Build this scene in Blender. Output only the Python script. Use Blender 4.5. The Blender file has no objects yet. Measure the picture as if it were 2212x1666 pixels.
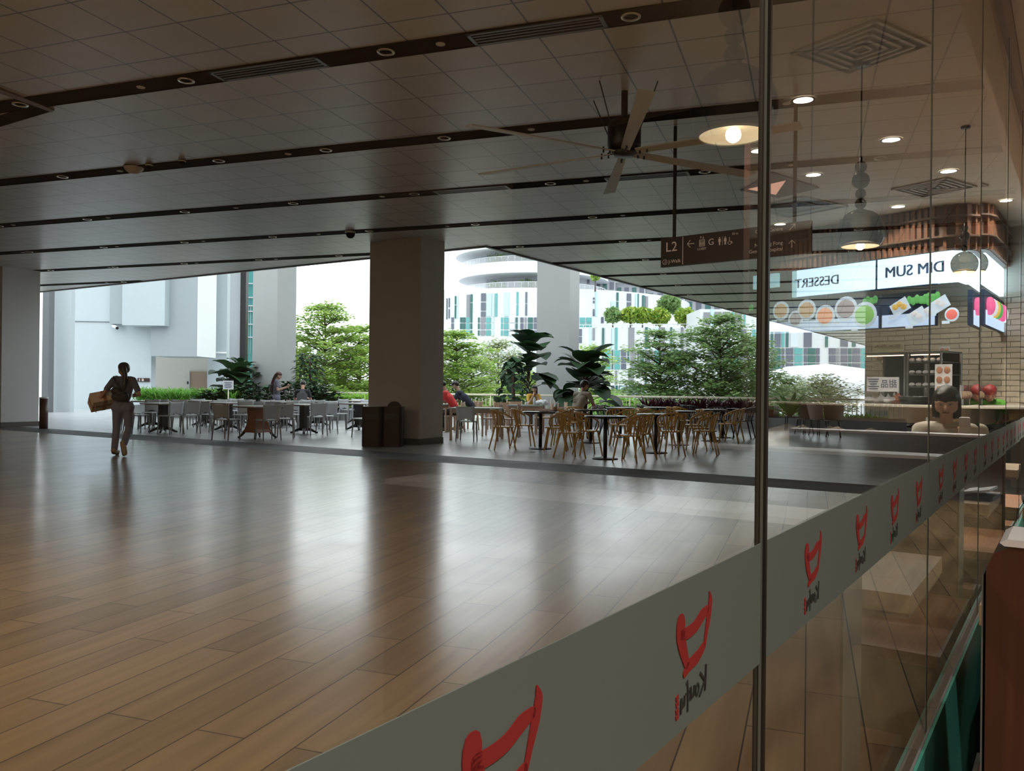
import bpy, math, random
from mathutils import Vector as V, Matrix, noise
random.seed(7)
R = math.radians
PI = math.pi
sc = bpy.context.scene
col = sc.collection

# ------------------------------------------------------------------ camera frame
FOC, PIT, ROL, EYE = 1779.0, .00166, .01063, 1.24
_f = V((0, math.cos(PIT), math.sin(PIT))); _u = V((0, -math.sin(PIT), math.cos(PIT))); _x = V((1, 0, 0))
CR = _x*math.cos(ROL)+_u*math.sin(ROL); CU = -_x*math.sin(ROL)+_u*math.cos(ROL)
def ray(px, py): return _f+CR*((px-1106)/FOC)+CU*((833-py)/FOC)
def at(px, py, Y):                       # point at distance Y ahead
    d = ray(px, py); return V((0, 0, EYE))+d*(Y/d.y)
def onz(px, py, z=0.0):                  # point at height z
    d = ray(px, py); return V((0, 0, EYE))+d*((z-EYE)/d.z)
def dirv(a): return V((math.sin(R(a)), math.cos(R(a)), 0))
AD, BD, CD, DD = dirv(-70.2), dirv(19.8), dirv(-57), dirv(33)
GU = dirv(34.3); GN = V((-GU.y, GU.x, 0)); GQ = .27
def G(a, q=0.0, z=0.0): return GU*a+GN*q+V((0, 0, z))          # along the glass, towards the deck
def CDp(c, d, z=0.0): return CD*c+DD*d+V((0, 0, z))
def ABp(a, b, z=0.0): return AD*a+BD*b+V((0, 0, z))
def mirror(p): return p-GN*(2*(p.dot(GN)-GQ))
UP = V((0, 0, 1))

# ------------------------------------------------------------------ materials
def newmat(name):
    m = bpy.data.materials.new(name); m.use_nodes = True
    nt = m.node_tree; b = nt.nodes['Principled BSDF']
    return m, nt, b
def pm(name, c, rough=.5, metal=0, var=.1, scale=6, bump=0, spec=.5, emit=None, es=0, coat=0, alpha=1):
    m, nt, b = newmat(name)
    N = nt.nodes; L = nt.links
    tc = N.new('ShaderNodeTexCoord'); no = N.new('ShaderNodeTexNoise'); no.inputs['Scale'].default_value = scale; no.inputs['Detail'].default_value = 4
    L.new(tc.outputs['Object'], no.inputs['Vector'])
    mx = N.new('ShaderNodeMix'); mx.data_type = 'RGBA'
    mx.inputs[6].default_value = (*[max(0, v*(1-var)) for v in c], 1); mx.inputs[7].default_value = (*[min(1, v*(1+var)) for v in c], 1)
    L.new(no.outputs['Fac'], mx.inputs[0]); L.new(mx.outputs[2], b.inputs['Base Color'])
    b.inputs['Roughness'].default_value = rough; b.inputs['Metallic'].default_value = metal
    b.inputs['Specular IOR Level'].default_value = spec; b.inputs['Coat Weight'].default_value = coat
    if bump:
        bp = N.new('ShaderNodeBump'); bp.inputs['Strength'].default_value = bump; bp.inputs['Distance'].default_value = .01
        L.new(no.outputs['Fac'], bp.inputs['Height']); L.new(bp.outputs['Normal'], b.inputs['Normal'])
    if emit: b.inputs['Emission Color'].default_value = (*emit, 1); b.inputs['Emission Strength'].default_value = es
    return m
def leafmat(name, c, c2, trans=.35, rough=.45):
    m, nt, b = newmat(name); N = nt.nodes; L = nt.links
    g = N.new('ShaderNodeNewGeometry'); mx = N.new('ShaderNodeMix'); mx.data_type = 'RGBA'
    mx.inputs[6].default_value = (*c, 1); mx.inputs[7].default_value = (*c2, 1)
    L.new(g.outputs['Random Per Island'], mx.inputs[0]); L.new(mx.outputs[2], b.inputs['Base Color'])
    b.inputs['Roughness'].default_value = rough
    t = N.new('ShaderNodeBsdfTranslucent'); L.new(mx.outputs[2], t.inputs['Color'])
    ms = N.new('ShaderNodeMixShader'); ms.inputs[0].default_value = trans
    L.new(b.outputs[0], ms.inputs[1]); L.new(t.outputs[0], ms.inputs[2]); L.new(ms.outputs[0], N['Material Output'].inputs[0])
    return m
def woodmat(name, c1, c2, rough=.45, axis=2, sc_=3.0, spec=.4):
    m, nt, b = newmat(name); N = nt.nodes; L = nt.links
    tc = N.new('ShaderNodeTexCoord'); mp = N.new('ShaderNodeMapping')
    s = [26, 26, 26]; s[axis] = 1.2; mp.inputs['Scale'].default_value = s
    no = N.new('ShaderNodeTexNoise'); no.inputs['Scale'].default_value = sc_; no.inputs['Detail'].default_value = 5
    L.new(tc.outputs['Object'], mp.inputs[0]); L.new(mp.outputs[0], no.inputs['Vector'])
    r = N.new('ShaderNodeValToRGB'); r.color_ramp.elements[0].position = .3; r.color_ramp.elements[1].position = .7
    r.color_ramp.elements[0].color = (*c1, 1); r.color_ramp.elements[1].color = (*c2, 1)
    L.new(no.outputs['Fac'], r.inputs[0]); L.new(r.outputs[0], b.inputs['Base Color']); b.inputs['Roughness'].default_value = rough
    b.inputs['Specular IOR Level'].default_value = spec
    return m
def tilemat(name, ang, w, h, off, c1, c2, cm, rough, mortar, ox=0, oy=0, grain=(2, 30), gs=.25, spec=.5, bump=.3, squash=0, rv=.12, smooth=.1, metal=0, coat=0):
    """rows of tiles: length w runs along the direction ang (degrees from +Y), world space"""
    m, nt, b = newmat(name); N = nt.nodes; L = nt.links
    tc = N.new('ShaderNodeTexCoord')
    mp = N.new('ShaderNodeMapping'); mp.vector_type = 'TEXTURE'
    mp.inputs['Rotation'].default_value = (0, 0, R(90-ang)); mp.inputs['Location'].default_value = (0, 0, 0)
    L.new(tc.outputs['Object'], mp.inputs[0])
    ad = N.new('ShaderNodeVectorMath'); ad.inputs[1].default_value = (ox, oy, 0); L.new(mp.outputs[0], ad.inputs[0])
    br = N.new('ShaderNodeTexBrick'); br.offset = off; br.squash = 1
    br.inputs['Scale'].default_value = 1; br.inputs['Brick Width'].default_value = w; br.inputs['Row Height'].default_value = h
    br.inputs['Mortar Size'].default_value = mortar; br.inputs['Mortar Smooth'].default_value = smooth
    br.inputs['Color1'].default_value = (*c1, 1); br.inputs['Color2'].default_value = (*c2, 1); br.inputs['Mortar'].default_value = (*cm, 1)
    L.new(ad.outputs[0], br.inputs['Vector'])
    m2 = N.new('ShaderNodeMapping'); m2.inputs['Scale'].default_value = (grain[0], grain[1], 1); L.new(ad.outputs[0], m2.inputs[0])
    no = N.new('ShaderNodeTexNoise'); no.inputs['Scale'].default_value = 1; no.inputs['Detail'].default_value = 5; L.new(m2.outputs[0], no.inputs['Vector'])
    mu = N.new('ShaderNodeMix'); mu.data_type = 'RGBA'; mu.blend_type = 'MULTIPLY'; mu.inputs[0].default_value = 1
    rr = N.new('ShaderNodeMapRange'); rr.inputs[1].default_value = .25; rr.inputs[2].default_value = .75; rr.inputs[3].default_value = 1-gs; rr.inputs[4].default_value = 1+gs*.4
    L.new(no.outputs['Fac'], rr.inputs[0]); L.new(br.outputs['Color'], mu.inputs[6]); L.new(rr.outputs[0], mu.inputs[7]); L.new(mu.outputs[2], b.inputs['Base Color'])
    n2 = N.new('ShaderNodeTexNoise'); n2.inputs['Scale'].default_value = 1.3; n2.inputs['Detail'].default_value = 6; L.new(ad.outputs[0], n2.inputs['Vector'])
    r2 = N.new('ShaderNodeMapRange'); r2.inputs[3].default_value = rough-rv; r2.inputs[4].default_value = rough+rv
    L.new(n2.outputs['Fac'], r2.inputs[0]); L.new(r2.outputs[0], b.inputs['Roughness'])
    bp = N.new('ShaderNodeBump'); bp.invert = True; bp.inputs['Strength'].default_value = bump; bp.inputs['Distance'].default_value = .003
    L.new(br.outputs['Fac'], bp.inputs['Height']); L.new(bp.outputs['Normal'], b.inputs['Normal'])
    b.inputs['Specular IOR Level'].default_value = spec; b.inputs['Metallic'].default_value = metal; b.inputs['Coat Weight'].default_value = coat; b.inputs['Coat Roughness'].default_value = .3
    return m
def emat(name, c, s):
    m, nt, b = newmat(name); b.inputs['Base Color'].default_value = (*[v*.3 for v in c], 1)
    b.inputs['Emission Color'].default_value = (*c, 1); b.inputs['Emission Strength'].default_value = s; return m
def panemat(name, r0=.075, tint=(.93, .96, .95), rough=0.0):
    """clear sheet: Schlick reflection over straight transmission"""
    m, nt, b = newmat(name); N = nt.nodes; L = nt.links; N.remove(b)
    lw = N.new('ShaderNodeLayerWeight'); lw.inputs[0].default_value = .5
    p = N.new('ShaderNodeMath'); p.operation = 'POWER'; p.inputs[1].default_value = 5; L.new(lw.outputs['Facing'], p.inputs[0])
    ma = N.new('ShaderNodeMath'); ma.operation = 'MULTIPLY_ADD'; ma.inputs[1].default_value = 1-r0; ma.inputs[2].default_value = r0; L.new(p.outputs[0], ma.inputs[0])
    t = N.new('ShaderNodeBsdfTransparent'); t.inputs[0].default_value = (*tint, 1)
    g = N.new('ShaderNodeBsdfGlossy'); g.inputs['Roughness'].default_value = rough
    ms = N.new('ShaderNodeMixShader'); L.new(ma.outputs[0], ms.inputs[0]); L.new(t.outputs[0], ms.inputs[1]); L.new(g.outputs[0], ms.inputs[2])
    L.new(ms.outputs[0], N['Material Output'].inputs[0]); return m

M = dict(
 white=pm('white_paint', (.78, .80, .82), .6, var=.03), wallblue=pm('pale_wall_paint', (.50, .56, .59), .6, var=.03), wallshade=pm('shade_toned_wall', (.36, .40, .42), .6, var=.03), pillart=pm('grey_stone_pillar', (.33, .335, .335), .6, var=.04, scale=2),
 beige=pm('beige_wall', (.52, .49, .43), .7, var=.04), pillar=pm('pillar_stone', (.46, .42, .38), .5, var=.05, scale=3),
 pillarw=pm('pale_pillar', (.62, .63, .64), .55, var=.03, scale=2), skirt=pm('skirting', (.10, .09, .085), .5),
 dark=pm('channel_black', (.008, .006, .006), .85, var=.2, spec=.03), darkgrey=pm('dark_metal', (.03, .03, .032), .4, .3),
 black=pm('black_iron', (.012, .011, .012), .4, .2), steel=pm('brushed_steel', (.5, .5, .5), .3, .9), grey=pm('louvre_grey', (.16, .18, .20), .4, .5),
 lens=pm('lamp_reflector', (.55, .47, .36), .25, .6), disc=pm('white_plastic', (.5, .47, .42), .5),
 chair=pm('grey_plastic', (.46, .48, .50), .35, var=.05, spec=.5), chairtan=pm('taupe_plastic', (.16, .125, .10), .45, var=.05),
 chairleg=pm('chair_leg_grey', (.20, .20, .205), .4), ttop=pm('pale_laminate', (.42, .40, .38), .3, var=.05), tedge=pm('table_edge', (.16, .10, .07), .5),
 tblack=pm('black_laminate', (.02, .02, .022), .18, var=.1), ywood=woodmat('honey_wood', (.50, .28, .07), (.70, .43, .13), .4), bwood=woodmat('pale_brown_wood', (.34, .22, .15), (.48, .33, .23), .5),
 owood=woodmat('orange_wood', (.22, .075, .03), (.32, .12, .05), .45), dwood=woodmat('dark_red_wood', (.045, .014, .008), (.075, .026, .014), .4, 2, 2),
 bin=pm('dark_brown_laminate', (.022, .009, .008), .45, var=.2, spec=.25), bincyl=pm('brown_bin', (.07, .025, .02), .4),
 conc=pm('concrete', (.34, .35, .36), .7, var=.08, scale=4), soil=pm('soil', (.03, .02, .015), .9),
 rail=pm('rail_cream', (.72, .66, .50), .4, var=.03), teal=pm('teal_vinyl', (.035, .22, .19), .4, var=.05),
 skin=pm('skin', (.42, .22, .15), .5, var=.06), skin2=pm('skin_tan', (.42, .26, .18), .5, var=.06), hair=pm('dark_hair', (.012, .009, .008), .4, var=.3, scale=60), hairred=pm('reddish_hair', (.05, .015, .012), .4),
 greytee=pm('grey_tee', (.12, .12, .155), .9, var=.1, scale=30), jeans=pm('grey_trousers', (.16, .16, .22), .9, var=.15, scale=25), shoe=pm('tan_shoe', (.28, .19, .12), .6), sole=pm('brown_sole', (.06, .03, .02), .7),
 bag=pm('dark_bag', (.02, .014, .012), .6), card=pm('cardboard', (.66, .50, .35), .8, var=.06), tape=pm('brown_tape', (.36, .16, .08), .4),
 red=pm('red_shirt', (.62, .035, .035), .8), navy=pm('navy_shirt', (.02, .025, .045), .9), yellow=pm('yellow_shirt', (.55, .33, .04), .8), cream=pm('cream_tee', (.42, .38, .31), .9), khaki=pm('dark_shorts', (.03, .022, .02), .9), charcoal=pm('charcoal_shirt', (.03, .03, .035), .9),
 print=pm('brown_print', (.10, .04, .03), .8), phone=pm('phone_black', (.01, .01, .012), .2), paper=pm('paper_white', (.7, .72, .75), .6, var=.03), ink=pm('ink', (.05, .07, .15), .7),
 bark=pm('bark', (.11, .085, .065), .9, bump=.6, scale=14), stem=pm('plant_stem', (.09, .045, .03), .7),
 leafA=leafmat('tree_leaf_bright', (.20, .36, .06), (.50, .62, .18), .5), leafB=leafmat('tree_leaf_mid', (.12, .24, .08), (.32, .44, .17), .45), leafC=leafmat('tree_leaf_olive', (.24, .31, .14), (.44, .50, .26), .45),
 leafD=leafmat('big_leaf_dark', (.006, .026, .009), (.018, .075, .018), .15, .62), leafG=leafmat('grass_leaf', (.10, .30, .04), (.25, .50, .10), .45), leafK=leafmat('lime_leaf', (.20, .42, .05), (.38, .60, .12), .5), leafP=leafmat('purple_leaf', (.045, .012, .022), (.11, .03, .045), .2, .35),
 leafR=leafmat('croton_leaf', (.30, .03, .03), (.15, .18, .03), .3), leafF=leafmat('fern_leaf', (.04, .16, .03), (.12, .34, .05), .35), lemon=leafmat('citrus_leaf', (.14, .30, .04), (.45, .52, .08), .4),
 wD=pm('window_slate', (.10, .11, .15), .12, var=.2, scale=.3), wG=pm('window_green', (.02, .11, .10), .12, var=.25, scale=.3), wT=pm('window_teal', (.10, .34, .34), .12, var=.25, scale=.3), wL=pm('panel_sky_blue', (.48, .70, .74), .3, var=.05, scale=.3), wg=pm('window_grey', (.22, .22, .25), .15, var=.1, scale=.3), wW=pm('panel_grey_white', (.62, .66, .72), .4, var=.05),
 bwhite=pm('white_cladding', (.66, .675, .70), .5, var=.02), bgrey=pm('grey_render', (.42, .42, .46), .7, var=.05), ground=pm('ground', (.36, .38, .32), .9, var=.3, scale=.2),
 signb=pm('sign_brown', (.022, .008, .007), .4, var=.1), signk=pm('sign_black', (.008, .009, .008), .4), signt=pm('sign_lettering', (.75, .60, .50), .5, emit=(.75, .6, .5), es=.12),
 slat=woodmat('slat_wood', (.16, .075, .045), (.26, .13, .075), .45), icewall=pm('interior_ceiling', (.62, .59, .52), .7, var=.02), ctop=pm('counter_white', (.62, .58, .50), .35, var=.03), tiler=pm('display_dark', (.02, .02, .02), .3),
 seat=woodmat('bench_wood', (.15, .06, .025), (.24, .11, .05), .4, 0), tabl=woodmat('table_wood', (.24, .17, .10), (.32, .24, .15), .35, 0), greyside=pm('grey_end', (.13, .14, .15), .5), topw=pm('white_trim', (.62, .62, .68), .35),
 film=None, logored=pm('logo_red', (.24, .022, .022), .7, var=.05, spec=.2), logoblk=pm('logo_black', (.02, .02, .02), .6),
 shell=pm('cream_shell', (.55, .50, .42), .4, var=.03), pglass=panemat('smoked_glass', .13, (.42, .38, .33)), pinner=pm('shade_inner', (.8, .7, .5), .5, emit=(1, .78, .45), es=2.2), bulb=emat('bulb', (1, .85, .6), 30),
 downl=emat('downlight_glow', (1, .93, .78), 16), warm=emat('warm_strip', (1, .55, .18), 2.2), wstrip=emat('case_strip', (1, .7, .5), 6),
 scr=emat('screen_white', (.62, .88, 1), 3.5), scr2=emat('screen_dim', (.35, .62, .68), 2.4), scrtxt=pm('screen_lettering', (.01, .03, .08), .5), pane=panemat('clear_glass'), rim=pm('silicone', (.02, .018, .015), .4), rimlite=pm('glass_edge', (.10, .115, .105), .4, 0),
 fan=pm('fan_grey', (.46, .43, .38), .5, .1), red2=pm('red_cap', (.22, .02, .02), .4), orange=pm('orange_sauce', (.55, .18, .10), .4), green=pm('green_cloth', (.07, .26, .02), .8),
)
def _film():
    m, nt, b = newmat('frosted_film'); N = nt.nodes; L = nt.links
    b.inputs['Base Color'].default_value = (.17, .21, .205, 1); b.inputs['Roughness'].default_value = .55
    t = N.new('ShaderNodeBsdfTranslucent'); t.inputs[0].default_value = (.20, .25, .24, 1)
    ms = N.new('ShaderNodeMixShader'); ms.inputs[0].default_value = .35
    L.new(b.outputs[0], ms.inputs[1]); L.new(t.outputs[0], ms.inputs[2]); L.new(ms.outputs[0], N['Material Output'].inputs[0]); return m
M['film'] = _film()

# ------------------------------------------------------------------ mesh builder
class MB:
    def __init__(s): s.v = []; s.f = []; s.sm = []
    def add(s, vs, fs, smooth=False, mx=None):
        o = len(s.v); s.v += [(mx @ V(p)) if mx else V(p) for p in vs]
        for f in fs: s.f.append(tuple(i+o for i in f)); s.sm.append(smooth)
        return s
    def box(s, c, d, rz=0, mx=None):
        h = [x/2 for x in d]; m = Matrix.Translation(c) @ Matrix.Rotation(rz, 4, 'Z')
        if mx: m = mx @ m
        vs = [(x*h[0], y*h[1], z*h[2]) for z in (-1, 1) for x, y in ((-1, -1), (1, -1), (1, 1), (-1, 1))]
        return s.add(vs, [(3, 2, 1, 0), (4, 5, 6, 7), (0, 1, 5, 4), (1, 2, 6, 5), (2, 3, 7, 6), (3, 0, 4, 7)], mx=m)
    def rbox(s, c, d, b=.01, rz=0, mx=None):      # box with chamfered vertical edges
        hx, hy, hz = [x/2 for x in d]; m = Matrix.Translation(c) @ Matrix.Rotation(rz, 4, 'Z')
        if mx: m = mx @ m
        pl = [(-hx+b, -hy), (hx-b, -hy), (hx, -hy+b), (hx, hy-b), (hx-b, hy), (-hx+b, hy), (-hx, hy-b), (-hx, -hy+b)]
        return s.prism(pl, -hz, hz, m)
    def prism(s, pl, z0, z1, mx=None, smooth=False):
        n = len(pl); vs = [(x, y, z0) for x, y in pl]+[(x, y, z1) for x, y in pl]
        return s.add(vs, [tuple(range(n-1, -1, -1)), tuple(range(n, 2*n))]+[(i, (i+1) % n, n+(i+1) % n, n+i) for i in range(n)], smooth, mx)
    def poly(s, pts, th, n=None):                 # thick polygon in space
        pts = [V(p) for p in pts]
        n = (V(n) if n else (pts[1]-pts[0]).cross(pts[2]-pts[0])).normalized()*th; k = len(pts)
        return s.add([*pts, *[p+n for p in pts]], [tuple(range(k-1, -1, -1)), tuple(range(k, 2*k))]+[(i, (i+1) % k, k+(i+1) % k, k+i) for i in range(k)])
    def ring(s, path, rad, n=8, cap=True, smooth=True, flat=1.0):
        path = [V(p) for p in path]
        if not hasattr(rad, '__len__'): rad = [rad]*len(path)
        vs = []; prev = None
        for i, p in enumerate(path):
            t = (path[min(i+1, len(path)-1)]-path[max(i-1, 0)]).normalized()
            if prev is None: a = t.orthogonal().normalized() if abs(t.z) < .9 else V((1, 0, 0)); a = (a-t*a.dot(t)).normalized()
            else: a = (prev-t*prev.dot(t)).normalized()
            prev = a; b = t.cross(a)
            vs += [p+(a*math.cos(2*PI*k/n)+b*math.sin(2*PI*k/n)*flat)*rad[i] for k in range(n)]
        fs = [(i*n+k, i*n+(k+1) % n, (i+1)*n+(k+1) % n, (i+1)*n+k) for i in range(len(path)-1) for k in range(n)]
        if cap: fs += [tuple(range(n-1, -1, -1)), tuple(range((len(path)-1)*n, len(path)*n))]
        return s.add(vs, fs, smooth)
    def cyl(s, p0, p1, r0, r1=None, n=12): return s.ring([p0, p1], [r0, r0 if r1 is None else r1], n)
    def lathe(s, prof, n=24, o=(0, 0, 0), close=False):
        vs = [(o[0]+r*math.cos(2*PI*k/n), o[1]+r*math.sin(2*PI*k/n), o[2]+z) for r, z in prof for k in range(n)]
        fs = [(i*n+k, i*n+(k+1) % n, (i+1)*n+(k+1) % n, (i+1)*n+k) for i in range(len(prof)-1) for k in range(n)]
        if close: fs += [tuple(range(n-1, -1, -1)), tuple(range((len(prof)-1)*n, len(prof)*n))]
        return s.add(vs, fs, True)
    def ball(s, c, r, n=12, m=8):
        if not hasattr(r, '__len__'): r = (r, r, r)
        vs = [(c[0]+r[0]*math.sin(PI*j/m)*math.cos(2*PI*k/n), c[1]+r[1]*math.sin(PI*j/m)*math.sin(2*PI*k/n), c[2]+r[2]*math.cos(PI*j/m)) for j in range(m+1) for k in range(n)]
        fs = [(j*n+k, (j+1)*n+k, (j+1)*n+(k+1) % n, j*n+(k+1) % n) for j in range(m) for k in range(n)]
        return s.add(vs, fs, True)
    def brush(s, pts, ws, th, mx=None):            # smooth brush stroke with rounded ends
        n = len(pts); P_ = [V(p) for p in pts]; P_ = [P_[0]*2-P_[1]]+P_+[P_[-1]*2-P_[-2]]; W_ = [ws[0]]+list(ws)+[ws[-1]]; o = []; w = []
        for i in range(1, n):
            for q in range(6):
                t = q/6; p0, p1, p2, p3 = P_[i-1:i+3]
                o.append(tuple(.5*((2*p1)+(p2-p0)*t+(2*p0-5*p1+4*p2-p3)*t*t+(3*p1-p0-3*p2+p3)*t**3))); w.append(W_[i]*(1-t)+W_[i+1]*t)
        o.append(tuple(P_[n])); w.append(W_[n])
        a = V(o[0])-V(o[1]); a.normalize(); b = V(o[-1])-V(o[-2]); b.normalize(); r0 = w[0]/2; r1 = w[-1]/2
        o = [tuple(V(o[0])+a*r0*f) for f in (.95, .7)]+o+[tuple(V(o[-1])+b*r1*f) for f in (.7, .95)]; w = [w[0]*.3, w[0]*.72]+w+[w[-1]*.72, w[-1]*.3]
        return s.strip(o, w, th, mx)
    def strip(s, pts, ws, th, mx=None):           # flat brush stroke in the xy plane
        k = len(pts); L_ = []; R_ = []
        for i, p in enumerate(pts):
            a = V(pts[max(i-1, 0)]); b = V(pts[min(i+1, k-1)]); t = (b-a).normalized(); n = V((-t.y, t.x)); w = ws[i]/2 if hasattr(ws, '__len__') else ws/2
            L_.append(V(p)+n*w); R_.append(V(p)-n*w)
        vs = [(*q, 0) for q in L_+R_]+[(*q, th) for q in L_+R_]; n2 = 2*k; fs = []
        for i in range(k-1):
            fs += [(i, i+1, k+i+1, k+i), (n2+i, n2+k+i, n2+k+i+1, n2+i+1), (i, n2+i, n2+i+1, i+1), (k+i, k+i+1, n2+k+i+1, n2+k+i)]
        fs += [(0, k, n2+k, n2), (k-1, n2+k-1, n2+2*k-1, 2*k-1)]
        return s.add(vs, fs, False, mx)
    def leaf(s, base, d, L_, W, droop=.4, up=None, seg=4, fold=.15, shape=None):
        d = V(d).normalized(); side = d.cross(UP)
        if side.length < .1: side = V((1, 0, 0))
        side.normalize(); p = V(base); vs = []; dd = d.copy()
        shape = shape or [.12, .8, 1, .7, .06]
        k = len(shape)
        for i in range(k):
            w = W*shape[i]/2; nrm = side.cross(dd).normalized()
            vs += [p-side*w+nrm*w*fold, p.copy(), p+side*w+nrm*w*fold]
            p = p+dd*(L_/(k-1)); dd = (dd-UP*droop/(k-1)).normalized()
        fs = []
        for i in range(k-1): fs += [(3*i, 3*i+1, 3*i+4, 3*i+3), (3*i+1, 3*i+2, 3*i+5, 3*i+4)]
        return s.add(vs, fs, True)
    def mesh(s, name):
        me = bpy.data.meshes.new(name); me.from_pydata([tuple(p) for p in s.v], [], s.f); me.update()
        me.polygons.foreach_set('use_smooth', s.sm); return me
    def build(s, name, mat, parent=None, loc=None, kind=None):
        me = s.mesh(name); me.materials.append(M[mat] if isinstance(mat, str) else mat)
        return link(name, me, parent, loc, kind)
KIDS = {}
def link(name, me, parent=None, loc=None, kind=None):
    o = bpy.data.objects.new(name, me); col.objects.link(o)
    if parent: o.parent = parent; KIDS.setdefault(parent.name, []).append(o)
    if loc is not None: o.location = loc
    if kind: o['kind'] = kind
    return o
def tag(o, label, cat, group=None, kind=None):
    o['label'] = label; o['category'] = cat
    if group: o['group'] = group
    if kind: o['kind'] = kind
    return o
def thing(name, label, cat, loc=(0, 0, 0), rz=0, group=None):
    o = bpy.data.objects.new(name, None); col.objects.link(o); o.empty_display_size = .1
    o.location = loc; o.rotation_euler = (0, 0, rz); return tag(o, label, cat, group)
def dup(o, loc, rz=0, label=None, parent=None):
    c = o.copy(); col.objects.link(c); c.parent = parent
    if parent is None: c.location = loc; c.rotation_euler = (0, 0, rz)
    if label: c['label'] = label
    for k in KIDS.get(o.name, []):
        d = dup(k, None, 0, None, c); KIDS.setdefault(c.name, []).append(d)
    return c
class Proto:                                       # first placement uses the thing itself, the rest are copies
    def __init__(s, o): s.o = o; s.used = False
    def put(s, loc, rz=0, label=None, sc_=None):
        if s.used: o = dup(s.o, loc, rz, label)
        else:
            s.used = True; o = s.o; o.location = loc; o.rotation_euler = (0, 0, rz)
            if label: o['label'] = label
        if sc_: o.scale = (sc_,)*3
        return o
def baked(o):                                      # apply an object's modifiers, return the mesh
    dg = bpy.context.evaluated_depsgraph_get(); dg.update()
    me = bpy.data.meshes.new_from_object(o.evaluated_get(dg)); bpy.data.objects.remove(o); return me
_tc = {}
def text(s, size, th=.002, align='CENTER', bold=None):
    k = (s, size, th, align, bold)
    if k not in _tc:
        cu = bpy.data.curves.new('lettering', 'FONT'); cu.body = s; cu.size = size; cu.extrude = th/2; cu.align_x = align; cu.align_y = 'CENTER'; cu.resolution_u = 3
        o = bpy.data.objects.new('tmp', cu); col.objects.link(o); _tc[k] = baked(o)
    return _tc[k].copy()
def frame(o, x, z):                                # matrix: local x along x, local y up = z axis world, local z = facing
    x = V(x).normalized(); y = V(z).normalized(); n = x.cross(y)
    return Matrix(((x.x, y.x, n.x, o[0]), (x.y, y.y, n.y, o[1]), (x.z, y.z, n.z, o[2]), (0, 0, 0, 1)))
def put_text(s, size, mx, mat, parent=None, name='lettering', align='CENTER', th=.002, bold=None):
    me = text(s, size, th, align)
    if bold:
        m = MB(); vs = [v.co.copy() for v in me.vertices]; fs = [tuple(p.vertices) for p in me.polygons]
        for k, dx in enumerate((-bold, 0, bold)): m.add([v+V((dx, 0, .0003*k)) for v in vs], fs)
        me = m.mesh(name)
    me.transform(mx); me.materials.append(M[mat]); me.name = name
    return link(name, me, parent)
ORD = ['first', 'second', 'third', 'fourth', 'fifth', 'sixth', 'seventh', 'eighth', 'ninth', 'tenth', 'eleventh', 'twelfth', 'thirteenth', 'fourteenth', 'fifteenth', 'sixteenth', 'seventeenth', 'eighteenth', 'nineteenth', 'twentieth']
# ================================================================== the setting
def rebase(root, loc):
    loc = V(loc); root.location = loc
    def sh(o):
        for k in KIDS.get(o.name, []):
            if k.data: k.data.transform(Matrix.Translation(-loc))
            sh(k)
    sh(root); return root
def flat(pts, z0, z1):
    n = len(pts); m = MB()
    vs = [(p[0], p[1], z0) for p in pts]+[(p[0], p[1], z1) for p in pts]
    m.add(vs, [tuple(range(n-1, -1, -1)), tuple(range(n, 2*n))]+[(i, (i+1) % n, n+(i+1) % n, n+i) for i in range(n)]); return m
def gl_at_d(d): return G((d-GN.dot(DD)*GQ)/GU.dot(DD), GQ)
M['plank'] = tilemat('timber_tile', 19.8, 1.2, .205, .37, (.285, .205, .118), (.20, .145, .085), (.045, .035, .03), .20, .0032, grain=(.8, 14), gs=.26, spec=.8, bump=.35, rv=.06, coat=.35)
M['plankin'] = tilemat('interior_floor_tile', 34.3, .9, .15, .4, (.26, .16, .10), (.20, .12, .075), (.05, .035, .025), .4, .002, grain=(.8, 14), gs=.3)
M['tile'] = tilemat('grey_terrace_tile', 123, .9, .30, .5, (.46, .46, .47), (.41, .41, .42), (.20, .20, .20), .27, .003, grain=(3, 9), gs=.05, spec=.8, rv=.01, bump=.02, coat=.3)
M['strip'] = tilemat('threshold_tile', 123, .6, .55, 0, (.030, .030, .034), (.026, .026, .03), (.02, .02, .02), .6, .002, gs=.1)
M['ceilt'] = tilemat('metal_ceiling_tile', -70.2, .575, .5825, 0, (.46, .43, .39), (.42, .39, .355), (.05, .045, .04), .40, .010, ox=-1.715, oy=-.12, grain=(1.5, 4), gs=.10, spec=.8, bump=.9, rv=.04, coat=.35, smooth=.3)
gq = [G(-7, GQ), gl_at_d(10.57)]
flat([gq[0], gq[1], CDp(31, 10.57), CDp(31, -8)], -.3, 0).build('floor', 'plank', kind='structure')
flat([gl_at_d(10.57), gl_at_d(11.65), CDp(31, 11.65), CDp(31, 10.57)], -.3, 0).build('floor', 'strip', kind='structure')
flat([gl_at_d(11.65), G(52, GQ), V((34, 40, 0)), V((22, 26, 0)), V((12.6, 28.2, 0)), V((8.9, 29.3, 0)), V((2.9, 31.1, 0)), V((-2.7, 32.8, 0)), V((-7.7, 34.2, 0)), V((-13, 42, 0)), V((-44, 46, 0)), CDp(31, 11.65)], -.3, 0).build('floor', 'tile', kind='structure')
CH = 4.36
flat([G(-7, GQ), G(60, GQ), CDp(10.42, 66), CDp(10.42, 14.95), CDp(31, 14.95), CDp(31, -8)], CH, CH+.35).build('ceiling', 'ceilt', kind='structure')
flat([CDp(10.6, 21.5), CDp(10.6, 30), CDp(27, 30), CDp(27, 21.5)], 13.2, 13.8).build('ceiling', 'white', kind='structure')  # unseen slab added high over the tall pillars, cut to shade them
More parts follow.
